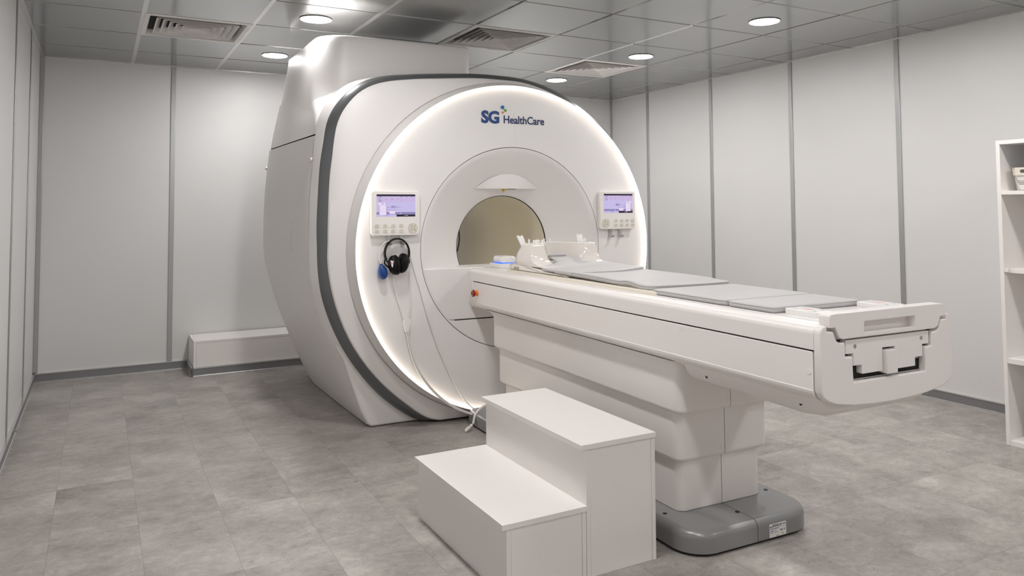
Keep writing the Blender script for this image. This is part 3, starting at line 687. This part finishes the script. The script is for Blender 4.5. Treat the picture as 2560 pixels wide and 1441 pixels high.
def basef():
    bm = nb(); R3 = []
    for k in range(7): t = math.radians(90 * k / 6); R3.append([(x, y, .060 + .028 * sin(t)) for x, y in bout(.028 * (1 - cos(t)))])
    R3.insert(0, [(p[0], p[1], .012) for p in R3[0]]); loft(bm, R3); return bm
for bm in halves(basef, (0, 0, 0), (1, 0, 0), .0012):
    sgn = -1 if min(v.co.x for v in bm.verts) < -.1 else 1
    o = tag(link('base_cover', bm, 'grey', tb, ang=.5), label='grey painted base cover')
    for x, y in ((-.258, -1.72), (-.010, -1.835)) if sgn < 0 else ((.25, -1.72),):
        b2 = nb(); lathe(b2, [(.008, .0015), (.006, .0015), (.005, .0008), (0, .0008)], (x, y, .088), 'z', 16); link('screw', b2, 'ink_black', o)
    if sgn > 0:
        b2 = nb(); x0, x1, z0, z1, yy = .056, .140, .010, .060, -1.9287
        prism(b2, rrect(x0, x1, z0 + .004, z1 + .002, .002, 3), yy - .0006, yy + .0004)
        def lq(a, b, c, d, mi): box(b2, x0 + .084 * a, x0 + .084 * b, yy - .001, yy, z1 + .002 - .048 * d, z1 + .002 - .048 * c, mi)
        for i, (a, b) in enumerate(((.15, .52), (.15, .60), (.15, .55), (.15, .66))): lq(a, b, .06 + i * .055, .085 + i * .055, 1)
        lq(.04, .11, .17, .28, 1); lq(.02, .98, .33, .338, 1); lq(.03, .55, .38, .41, 1); lq(.03, .14, .53, .555, 1); lq(.14, .2, .50, .57, 1); lq(.28, .40, .53, .555, 1); lq(.03, .22, .64, .665, 1); lq(.28, .5, .64, .665, 1); lq(.38, .58, .93, .955, 1)
        text_bm(b2, 'SG', .0075, (x0 + .084 * .62, yy - .0009, z1 + .002 - .048 * .2), ext=.0003, mi=2, bold=.0002); lq(.76, .97, .13, .18, 2)
        disc(b2, (x0 + .084 * .68, yy - .001, z1 + .002 - .048 * .57), .0033, .001, 'y', 16, mi=2); lq(.77, .80, .50, .64, 1); lq(.88, .91, .50, .63, 1)
        prism(b2, [(x0 + .084 * .74, z0 + .0075), (x0 + .084 * .84, z0 + .0075), (x0 + .084 * .79, z0 + .0155)], yy - .001, yy, mi=3)
        tag(link('rating_label', b2, ['paper', 'ink_black', 'ink_sg', 'yellow'], o), label='white printed rating label on the grey base')
bm = nb(); loft(bm, [[(x, y, z) for x, y in bout(.012)] for z in (0, .02)]); tag(link('plinth', bm, 'seam', tb), label='black slab standing for the shadow gap under the base')  # shade under the base, put in as a black inset slab
# emergency stop
bm = nb(); lathe(bm, [(.0155, 0), (.0155, -.006), (.0125, -.009), (.0125, -.016)], (-U, -.112, .752), 'x', 28); es = tag(link('emergency_button', bm, 'orange', tb), label='red and orange emergency stop button')
bm = nb(); lathe(bm, [(.0125, -.014), (.0185, -.018), (.0195, -.024), (.0185, -.030), (.014, -.032), (.013, -.030), (0, -.030)], (-U, -.112, .752), 'x', 28); tag(link('button_head', bm, 'red', es), label='red mushroom head')
bm = nb(); lathe(bm, [(.0145, -.0322), (.0125, -.0322)], (-U, -.112, .752), 'x', 28, closed=True); bmesh.ops.delete(bm, geom=[f for f in bm.faces if abs(f.calc_center_median().z - .752) < .006], context='FACES'); tag(link('button_arrow', bm, 'paper', es), label='white turn arrows')

# ================================================================== THINGS ON THE TABLE
def cushion(name, x0, x1, y0, y1, zfun, th, lab, grp=None, r=.02, nx=22, ny=40, shape=None, mats='pad'):
    """padded mat: rounded-rectangle planform, rounded sides, top following zfun(x, y)"""
    bm = nb(); g = []
    e = th * .5
    for zlay, ins in ((0, .45), (.12, .12), (.5, 0), (.88, .12), (1.0, .45)):
        ringp = shape(ins * e) if shape else rrect(x0 + ins * e, x1 - ins * e, y0 + ins * e, y1 - ins * e, max(r - ins * e * .5, .003), 6)
        g.append([(x, y, zfun(x, y) - th * (1 - zlay)) for x, y in ringp])
    n_ = len(g[0])
    # subdivide straight edges so the outline follows the surface
    def dens(rg):
        out = []
        for a, b in zip(rg, rg[1:] + rg[:1]):
            k = max(1, int(math.hypot(a[0] - b[0], a[1] - b[1]) / .03))
            for q in range(k): out.append((a[0] + (b[0] - a[0]) * q / k, a[1] + (b[1] - a[1]) * q / k))
        return out
    base_ring = [(p[0], p[1]) for p in g[2]]
    ks = [max(1, int(math.hypot(a[0] - b[0], a[1] - b[1]) / .03)) for a, b in zip(base_ring, base_ring[1:] + base_ring[:1])]
    G = []
    for zi, rg in enumerate(g):
        out = []; zlay = (0, .12, .5, .88, 1.0)[zi]
        for (a, b), k in zip(zip(rg, rg[1:] + rg[:1]), ks):
            for q in range(k):
                x, y = a[0] + (b[0] - a[0]) * q / k, a[1] + (b[1] - a[1]) * q / k
                out.append((x, y, zfun(x, y) - th * (1 - zlay)))
        G.append(out)
    R = loft(bm, G, caps=(True, False))
    # top: grid-ish fan via inset rings towards the centre line
    cx, cy = (x0 + x1) / 2, (y0 + y1) / 2
    prev = R[-1]
    for s in (.85, .6, .3, .08):
        cur = []
        for p in G[-1]:
            x, y = cx + (p[0] - cx) * s, cy + (p[1] - cy) * (s if abs(y1 - y0) < .5 else (.04 + .96 * s))
            cur.append(bm.verts.new((x, y, zfun(x, y) + .002 * (1 - s))))
        for i in range(len(cur)):
            j = (i + 1) % len(cur); bm.faces.new((prev[i], prev[j], cur[j], cur[i]))
        prev = cur
    bm.faces.new(prev)
    # piping line
    o = link(name, bm, mats, base=(cx, cy, zfun(cx, cy) - th), ang=1.2)
    tag(o, lab, 'pad', grp)
    b2 = nb(); pts = [(p[0], p[1], p[2]) for p in [(x, y, zfun(x, y) - th * .18) for x, y in [(q[0], q[1]) for q in G[2]]]]
    tube(b2, pts + [pts[0]], .0016, 5, 0, caps=False); link('piping', b2, mats, o)
    return o
GRP = 'grey mattress pads on the table'
def zbody(x, y):
    t = (y + 1.59) / .77                           # 0 at the foot end, 1 at the head end
    return .9195 + .012 * max(0, t) * max(0, abs(x) - .10) / .11 + .0075 * math.exp(-((y + 1.43) / .05) ** 2) * (1 if x < .05 else .3) * max(0, -x / .2) - .003 * math.exp(-((y + 1.53) / .05) ** 2) + .002 * sin(y * 9 + x * 6)
cushion('body_pad', -.205, .215, -1.588, -.80, zbody, .0195, 'grey body pad nearest the head coil, with wavy edge', GRP, r=.03)
cushion('leg_pad', -.212, .212, -2.012, -1.60, lambda x, y: .9075, .0205, 'grey leg pad in the middle of the table, flat', GRP, r=.02)
cushion('foot_pad', -.210, .206, -2.228, -2.022, lambda x, y: .9065, .0195, 'short grey foot pad nearest the two white boxes', GRP, r=.012)
# shoulder pad, draped and dished, tongue reaching into the coil
def zsh(x, y):
    t = max(0., min(1., (y + .88) / .28)); dish = (.007 if x < 0 else .044) * (abs(x) / .2) ** 2
    c = max(0., min(1., (y + .71) / .15)); c = c * c * (3 - 2 * c)
    return .9215 + dish * (.35 + .3 * t) * .8 - .002 * t + .044 * c
bm = nb(); rows = []
NX, NY = 26, 24
def width(y):            # half width of the pad along its length
    if y < -.672: return .208 - .012 * max(0, (y + .72) / .048)
    if y < -.625: t = (y + .672) / .047; return .196 - .121 * (t * t * (3 - 2 * t)) - .02 * t * (1 - t)
    t = (y + .625) / .14; return .075 - .012 * t - .03 * max(0, t - .8) / .2
for s_ in (0, 1):
    for j in range(NY + 1):
        y = -.985 + (.985 - .485) * j / NY; w_ = width(y); row = []
        for i in range(NX + 1):
            x = -w_ + 2 * w_ * i / NX; e = 1 - (abs(2 * i / NX - 1)) ** 8
            ee = e * min(1, (j + .2) / 1.5) * min(1, (NY - j + .2) / 1.5)
            row.append((x, y, zsh(x, y) + (0.0025 + .004 * ee if s_ else -.0125 - .004 * ee + .006)))
        rows.append(row)
Aa = [[bm.verts.new(p) for p in r] for r in rows[:NY + 1]]; Bb = [[bm.verts.new(p) for p in r] for r in rows[NY + 1:]]
for G_ in (Aa, Bb):
    for j in range(NY):
        for i in range(NX): bm.faces.new((G_[j][i], G_[j][i + 1], G_[j + 1][i + 1], G_[j + 1][i]))
for j in range(NY):
    for i in (0, NX): bm.faces.new((Aa[j][i], Aa[j + 1][i], Bb[j + 1][i], Bb[j][i]))
for i in range(NX):
    for j in (0, NY): bm.faces.new((Aa[j][i], Aa[j][i + 1], Bb[j][i + 1], Bb[j][i]))
sp = link('shoulder_pad', bm, 'pad', base=(0, -.73, .905), ang=1.4); tag(sp, 'grey dished shoulder pad with a tongue reaching between the coil walls', 'pad', GRP)
# head rest pad inside the coil
bm = nb(); ellipsoid(bm, (.0, -.485, .966), .058, .050, .017, rot=Matrix.Rotation(-.3, 3, 'X')); tag(link('head_rest', bm, 'pad', base=(0, -.495, .95)), 'small dark grey head rest pad inside the ivory head coil', 'pad')

# ---- head coil
hc = thing('head_coil', (0, -.6, .8985), 'glossy ivory head coil with two raised walls, open at the front', 'head coil')
# base: low sledge, with front scoop
def sec(y):
    # half width, bottom, top of the base at this depth
    if y > -.56: return .208, .8985, .93
    t = min(1, (-.56 - y) / .38); return .208 - .004 * t, .8985, .93 - .024 * t ** .6
bm = nb(); rows = []
for y in (-.338, -.345, -.40, -.5, -.56, -.62, -.70, -.78, -.86, -.92, -.94):
    w_, zb, zt = sec(y); k = .97 if y in (-.338, -.94) else 1
    rows.append([(-w_ * k, y, zb + .004), (-w_ * k, y, zt - .006), (-(w_ - .008) * k, y, zt), ((w_ - .008) * k, y, zt), (w_ * k, y, zt - .006), (w_ * k, y, zb + .004), (w_ * .96, y, zb), (-w_ * .96, y, zb)])
loft(bm, rows); cb = link('coil_base', bm, 'coil', hc, ang=.9)
# walls: U in plan, lofted from flared foot to narrow top
def uplan(o, i, yb, yf, yi):     # outer half width, inner half width, back, front, inner back
    P = [(-o, yf), (-o, yb - .10), (-o + .012, yb - .055), (-o + .045, yb - .018), (-o + .10, yb), (o - .10, yb), (o - .045, yb - .018), (o - .012, yb - .055), (o, yb - .10), (o, yf)]
    P += [(i + .03, yf), (i, yf + .03), (i - .006, yi - .06), (i - .03, yi - .015), (i - .06, yi), (-i + .06, yi), (-i + .03, yi - .015), (-i + .006, yi - .06), (-i, yf + .03), (-i - .03, yf)]
    return P
LVc = [(.928, .205, .070, -.345, -.715, -.41), (.936, .206, .076, -.335, -.66, -.405), (.948, .207, .083, -.330, -.612, -.402), (.962, .207, .088, -.331, -.592, -.40), (.985, .205, .092, -.340, -.584, -.40), (1.03, .193, .095, -.372, -.577, -.402), (1.040, .190, .0955, -.380, -.575, -.403), (1.043, .185, .099, -.386, -.571, -.399)]
bm = nb(); loft(bm, [[(x, y, z) for x, y in uplan(*a)] for z, *a in LVc]); link('coil_walls', bm, 'coil', hc, ang=.75, bevel=0)
bm = nb(); pts = [(-.2095, -.338, .972), (-.2098, -.40, .952), (-.2095, -.52, .927), (-.2092, -.66, .912), (-.2085, -.80, .906), (-.207, -.93, .9055)]
tube(bm, pts, .0009, 4); tag(link('coil_seam', bm, 'khaki', hc), label='thin seam line along the coil side')
bm = nb(); prism(bm, [(-.40, .9), (-.45, .9), (-.453, .912), (-.447, .917), (-.405, .917), (-.395, .911)], 0, .004)
for v in bm.verts: x, y, z = v.co; v.co = (-.2115 + y, x, z)
tag(link('coil_notch', bm, 'khaki', hc), label='khaki notch at the foot of the coil')
for s in (-1, 1):
    bm = nb()
    R3 = []
    for t, wd, th in ((0, .016, .006), (.25, .018, .007), (.75, .021, .008), (.93, .021, .008), (1, .015, .006)):
        y, z = -.455 + .032 * t, 1.018 + .060 * t
        R3.append([(s * (.176 + .010 * t) - wd * .85, y - th, z), (s * (.176 + .010 * t) + wd * .85, y - th, z), (s * (.176 + .010 * t) + wd * .85, y + th, z), (s * (.176 + .010 * t) - wd * .85, y + th, z)])
    loft(bm, R3); la = link('latch', bm, 'clear', hc, bevel=.004); la['label'] = 'milky white tilted latch paddle'
    for k in (-1, 1):
        b2 = nb(); ellipsoid(b2, (s * .186 + k * .012, -.423, 1.077), .0075, .007, .0065, 12, 8); link('latch_tip', b2, 'clear', la)
for x, y, r, h in ((-.155, -.47, .0055, .022), (-.12, -.475, .014, .017), (-.135, -.53, .005, .020), (-.118, -.545, .005, .020), (-.15, -.54, .009, .012), (.13, -.52, .006, .016), (.145, -.545, .010, .022), (.118, -.545, .005, .010), (-.02, -.39, .0055, .02), (-.06, -.391, .013, .014), (.02, -.39, .005, .02)):
    bm = nb(); lathe(bm, [(r, 0), (r, h * .7), (r * .85, h * .92), (r * .4, h)], (x, y, 1.042), 'z', 14); link('peg', bm, 'clear', hc)

# ---- small device with blue light at the bore
dv = thing('indicator_lamp', (-.11, -.06, .8862), 'small white rounded device with blue glowing edge at the bore mouth', 'lamp')
bm = nb(); box(bm, -.168, -.052, -.15, .0, .8862, .9115); link('plinth', bm, 'board', dv, bevel=.003)
bm = nb(); prism(bm, rrect(-.156, -.06, .9125, .9535, .017, 6), -.135, -.022); tag(link('lamp_cover', bm, 'clear', dv, bevel=.010, seg=3), label='rounded milky cover')
bm = nb(); box(bm, -.158, -.058, -.137, -.020, .9113, .9132); tag(link('glow_strip', bm, 'blueglow', dv), label='blue glowing strip')

# ---- two white control boxes at the foot end
for s, lab in ((-1, 'white control box with printed buttons, near side of the table foot'), (1, 'white control box with printed buttons, far side of the table foot')):
    c = -.132 if s < 0 else .204; hb = thing('control_box', (c, -2.303, .8842), lab, 'control box', 'control boxes on the table foot')
    cx0, cx1 = c - .039, c + .041
    bm = nb(); rows = [rrect(cx0, cx1, -2.367, -2.240, .007, 4)]
    loft(bm, [[(x, y, .8842) for x, y in rows[0]], [(x, y, .904) for x, y in rows[0]]]); link('housing', bm, 'top', hb, bevel=.003)
    bm = nb()
    for i in range(4): box(bm, c - .012 + i * .007, c - .009 + i * .007, -2.315, -2.290, .904, .9043, mi=1)
    for a, b, d in ((-.028, -2.27, .012), (.012, -2.266, .014), (-.028, -2.345, .014), (.014, -2.34, .012)):
        box(bm, c + a, c + a + d, b, b + .003, .904, .9043, mi=0); box(bm, c + a, c + a + .003, b - .012, b, .904, .9043, mi=0)
    tag(link('button_print', bm, ['ink_grey', 'ink_rose'], hb), label='faint printed button symbols')

# ================================================================== HEADPHONES, BULB AND TUBES
hp = thing('headphones', (-.745, -.03, .88), 'black headphones hanging from the hooks under the left control panel', 'headphones')
cx, cz, RR = -.741, .988, .071
pts = []
for k in range(17):
    a = math.radians(-28 + 236 * k / 16); pts.append((cx + RR * cos(a), -.034 + .006 * cos(a), cz + RR * 1.09 * sin(a)))
bm = nb(); tube(bm, pts, lambda t: .0048 + .0024 * max(abs(t - .5) - .12, 0), 10, 3, ry=2.2); link('headband', bm, 'black', hp)
for s in (-1, 1):
    for d, dz in ((.004, 0), (-.016, .012)):
        bm = nb(); x = cx + s * .066
        tube(bm, [(x, -.034, cz - .030), (x + s * d, -.036, cz - .055 + dz * .3), (cx + s * (.036 + (.012 if d > 0 else 0)), -.04, cz - .078 + dz)], .0038, 8, 4); link('yoke', bm, 'black', hp)
    bm = nb(); xx = -.736 + s * .0275
    ellipsoid(bm, (xx, -.046, .926 + (.006 if s > 0 else -.003)), .030, .032, .053, 24, 16, rot=Matrix.Rotation(.14 * s, 3, 'Y') @ Matrix.Rotation(.3, 3, 'Z'))
    cupo = link('ear_cup', bm, 'black', hp)
    bm = nb(); lathe(bm, [(.031, -.006), (.041, -.004), (.0425, .004), (.036, .010), (.030, .011)], (0, 0, 0), 'x', 28)
    for v in bm.verts: v.co = Vector((xx - s * .010, -.046, .926 + (.006 if s > 0 else -.003))) + Matrix.Rotation(.14 * s, 3, 'Y') @ Matrix.Rotation(.3, 3, 'Z') @ Vector((v.co.x * 1.5, v.co.y * .82, v.co.z * 1.30))
    link('ear_cushion', bm, 'black', cupo)
    if s < 0:
        bm = nb(); prism(bm, [(-.790, .952), (-.772, .946), (-.775, .936), (-.774, .928), (-.779, .912), (-.785, .920)], -.0745, -.073); prism(bm, [(-.787, .941), (-.777, .939), (-.778, .931), (-.785, .932)], -.0750, -.0744, mi=1)
        tag(link('sticker', bm, ['paper', 'ink_rose'], cupo), label='white torn sticker on the left cup')
YT = -.012
t1 = [(-.752, -.03, .885), (-.752, YT, .84), (-.738, YT, .76), (-.714, YT, .68), (-.692, YT, .612)]
t2 = [(-.672, -.035, .885), (-.661, YT, .84), (-.656, YT, .76), (-.656, YT, .68), (-.668, YT, .612)]
for t in (t1, t2):
    bm = nb(); tube(bm, t, .0038, 8); tag(link('sound_tube', bm, 'tube', hp), label='clear plastic sound tube')
bm = nb(); rows = []
for z, w_ in ((.618, .016), (.612, .021), (.600, .021), (.575, .0165), (.556, .0135), (.552, .010)): rows.append([(-.678 + x + (.618 - z) * .02, YT + y, z) for x, y in rrect(-w_, w_, -.008, .008, .006, 4)])
loft(bm, rows); tag(link('splitter', bm, 'clear', hp), label='white tube splitter')
t3 = [(-.676, YT, .560), (-.660, YT, .47), (-.628, YT, .37), (-.58, YT, .285), (-.52, YT, .21), (-.455, -.015, .150), (-.39, -.03, .105), (-.32, -.045, .073), (-.27, -.06, .060)]
for d in (-.0036, .0036):
    bm = nb(); tube(bm, [(x + d, y - .002 * (d > 0), z + d * .4) for x, y, z in t3] + [(-.225, -.07, .062 + d), (-.16, -.08, .07 + d)], .0038, 8); tag(link('lower_tube', bm, 'tube', hp), label='clear plastic tube running to the floor')
bm = nb(); tube(bm, [(-.13, -.07, .125), (-.20, -.08, .122), (-.265, -.09, .105), (-.305, -.10, .075), (-.322, -.108, .030)], .0068, 10); tag(link('loop_tube', bm, 'tube', hp), label='looped clear hose by the floor')
def connector(a, b, parent):
    a, b = Vector(a), Vector(b); bm = nb(); d = (b - a).normalized(); L_ = (b - a).length
    s = d.orthogonal().normalized(); u_ = d.cross(s); rings = []
    for t, r in ((0, .004), (.12, .0055), (.15, .010), (.26, .010), (.29, .006), (.42, .006), (.45, .011), (.56, .011), (.6, .007), (.85, .0065), (.88, .009), (.97, .009), (1, .005)):
        rings.append([a + d * L_ * t + s * r * cos(2 * PI * k / 12) + u_ * r * sin(2 * PI * k / 12) for k in range(12)])
    loft(bm, rings); tag(link('connector', bm, 'clear', parent), label='white ribbed hose connector')
connector((-.392, -.16, .012), (-.330, -.105, .022), hp); connector((-.29, -.075, .046), (-.262, -.062, .060), hp)
bm = nb(); tube(bm, [(-.328, -.103, .024), (-.31, -.095, .03), (-.285, -.077, .045)], .004, 8); link('lower_tube', bm, 'tube', hp)
# squeeze bulb with its own tube
bb = thing('squeeze_bulb', (-.822, -.02, .846), 'dark blue rubber squeeze bulb hanging left of the headphones', 'squeeze bulb')
bm = nb(); pr = [(0, -.042), (.010, -.040), (.019, -.033), (.0245, -.020), (.0265, -.006), (.025, .008), (.019, .024), (.011, .034), (.0075, .038), (.0075, .044), (0, .044)]
lathe(bm, pr, (0, 0, 0), 'z', 28)
rot = Matrix.Rotation(-.20, 3, 'Y')
for v in bm.verts: v.co = Vector((-.820, -.027, .888)) + rot @ v.co
link('bulb', bm, 'blue', bb)
bm = nb(); tube(bm, [(-.829, -.027, .930), (-.838, -.026, .965), (-.832, -.022, 1.01), (-.808, -.024, 1.043), (-.78, -.030, 1.055), (-.745, -.028, 1.058), (-.70, -.028, 1.050), (-.672, -.02, 1.02), (-.655, YT, .965), (-.632, YT, .88), (-.603, YT, .79), (-.575, YT, .69), (-.54, YT, .58), (-.497, YT, .46), (-.445, YT, .345), (-.38, YT, .215), (-.315, -.014, .12), (-.25, -.03, .07), (-.2, -.05, .055), (-.15, -.06, .05)], .0034, 8); tag(link('bulb_tube', bm, 'tube', bb), label='clear plastic tube of the bulb')

# ================================================================== STEP STOOL (world frame)
st = thing('step_stool', (1.22, -.43, 0), 'white two-step stool of melamine boards in front of the table', 'step stool', world=True)
ya, yb_, ZU, ZL = -.809, -.049, .439, .238
bm = bx(1.221, 1.534, ya, yb_, ZU - .018, ZU); link('upper_tread', bm, 'board', st, bevel=.0012)
bm = bx(.923, 1.2415, ya, yb_, ZL - .018, ZL); link('lower_tread', bm, 'board', st, bevel=.0012)
for x0, x1, z, nm in ((1.2415, 1.2575, ZU - .018, 'upper_riser'), (1.516, 1.532, ZU - .018, 'rear_board'), (.940, .956, ZL - .018, 'lower_riser'), (1.224, 1.2400, ZL - .018, 'lower_back_board')):
    bm = bx(x0, x1, ya + .004, yb_ - .004, 0, z - .0008); link(nm, bm, 'board', st, bevel=.001)
for x0, x1, z in ((1.2583, 1.5152, ZU - .0188), (.9568, 1.2232, ZL - .0188)):
    for y0, y1 in ((ya + .0052, ya + .021), (yb_ - .021, yb_ - .0052)):
        bm = bx(x0, x1, y0, y1, 0, z); link('side_board', bm, 'board', st, bevel=.001)
bm = bx(1.259, 1.515, ya + .022, yb_ - .022, .01, .415); box(bm, .958, 1.223, ya + .022, yb_ - .022, .01, .215); tag(link('dark_interior', bm, 'seam', st), label='shadow gap between the boards')
bm = nb(); disc(bm, (1.2405, ya + .028, .30), .006, .0015, 'x', 16); link('screw_cap', bm, 'board', st)

# ================================================================== BOXED LEDGE at the back wall
bn = thing('boxed_ledge', (1.8, 3.33, 0), 'low white boxed ledge along the back wall behind the scanner', 'ledge', world=True)
bm = bx(.445, 3.2, BFY + .001, BFY + .017, .066, .2415); link('front_board', bm, 'board', bn, bevel=.001)
bm = bx(.445, 3.2, BFY, YB - .012, .242, .258); link('top_board', bm, 'board', bn, bevel=.001)
bm = bx(.426, .4442, BFY, YB - .012, .066, .2585); link('end_board', bm, 'board', bn, bevel=.001)
bm = bx(.446, 3.2, BFY + .019, YB - .02, .0, .24); tag(link('inner_frame', bm, 'seam', bn), label='hidden frame')
bm = nb(); box(bm, .4105, .4125, BFY - .0135, BFY - .004, .004, .060); tag(link('skirting_gap', bm, 'seam', bn), label='black gap at the open skirting corner')

# ================================================================== BOOKCASE at the right wall
bc = thing('shelf_unit', (4.2, -1.15, 0), 'tall white open shelf unit standing at the right wall', 'shelf unit', world=True)
fx, bxk, yA, yBk, tk = 3.915, 4.472, -.677, -1.62, .0195
for y0 in (yA - tk, yBk): link('side_board', bx(fx, bxk, y0, y0 + tk, 0, 1.567), 'board', bc, bevel=.001)
link('top_board', bx(fx, bxk, yBk + tk, yA - tk, 1.546, 1.567), 'board', bc, bevel=.001)
for z0, z1, dx in ((1.284, 1.304, 0), (.879, .899, .022), (.417, .443, .0), (0.0, .026, 0)):
    link('shelf', bx(fx + dx, bxk - .006, yBk + tk + .0005, yA - tk - .0005, z0, z1), 'board', bc, bevel=.001)
link('shelf_support', bx(fx + .002, fx + .022, yA - tk - .02, yA - tk - .0005, .884, .904), 'board', bc, bevel=.001)
link('back_board', bx(bxk - .006, bxk, yBk + tk, yA - tk, .026, 1.546), 'board', bc)
# basket with blue cloth
bk = thing('storage_basket', (4.05, -.86, 1.304), 'white woven-look plastic basket on the top compartment of the shelf unit', 'basket', world=True)
def brr(d, z): return [(x, y, z) for x, y in rrect(3.945 + d, 4.155 - d, -1.02 + d, -.722 - d, .03, 5)]
bm = nb(); loft(bm, [brr(.022, 1.304), brr(.018, 1.308), brr(.008, 1.383), brr(.0085, 1.383), brr(.011, 1.383), brr(.022, 1.310)], caps=(True, True)); link('basket_body', bm, 'basket', bk, ang=.9)
bm = nb()
# rim as four walls; the front one with a handle opening
yy0, yy1, z0, z1 = -1.018, -.724, 1.383, 1.423
loft(bm, [brr(.006, z0), brr(.003, z1 - .004), brr(.0, z1), brr(.008, z1 + .001), brr(.010, z1 - .004), brr(.012, z0)], caps=(False, False))
dl = [f for f in bm.faces if abs(f.normal.x) > -1 and f.calc_center_median().x < 3.965 and -.98 < f.calc_center_median().y < -.76]
bmesh.ops.delete(bm, geom=dl, context='FACES')
ya_, yb2 = -1.018 + .03, -.722 - .03
t_ = bmesh.new(); plate(t_, [(ya_, z0), (yb2, z0), (yb2, z1), (ya_, z1)], [rrect(-.93, -.775, 1.394, 1.412, .008, 5)], 0, .006)
me_ = bpy.data.meshes.new('tmp'); t_.to_mesh(me_); t_.free(); k = len(bm.verts); bm.from_mesh(me_); bm.verts.ensure_lookup_table()
for v in bm.verts[k:]: x, y, z = v.co; v.co = (3.948 + y - (z - z0) * .075, x, z)
bpy.data.meshes.remove(me_)
tag(link('basket_rim', bm, 'cream', bk), label='smooth rim with a handle opening')
bm = nb(); ellipsoid(bm, (4.05, -.87, 1.355), .085, .125, .055, 24, 14)
for v in bm.verts: v.co.z += .006 * sin(v.co.y * 60 + v.co.x * 35)
tag(link('folded_cloth', bm, 'cloth', base=(4.05, -.87, 1.31), world=True), 'blue folded cloth inside the white storage basket', 'cloth')
bm = bx(3.96, 4.16, -1.05, -.775, .026, .105); tag(link('white_box', bm, 'board', base=(4.06, -.9, .026), world=True, bevel=.003), 'plain white box on the bottom of the shelf unit at the frame edge', 'box')
bm = bx(3.9605, 4.1595, -1.0495, -.7755, .1055, .109)
tag(link('box_lid', bm, 'board', parent=bpy.data.objects['white_box'], bevel=.001), label='flat lid')

# small fitting on the left skirting
bm = nb(); lathe(bm, [(.013, 0), (.013, .004), (.008, .007), (.008, .014), (.006, .016)], (XL + .012, 2.02, .036), 'x', 20)
tag(link('wall_fitting', bm, 'steel', base=(XL + .012, 2.02, .036), world=True), 'small round metal fitting on the grey skirting of the left wall', 'fitting')
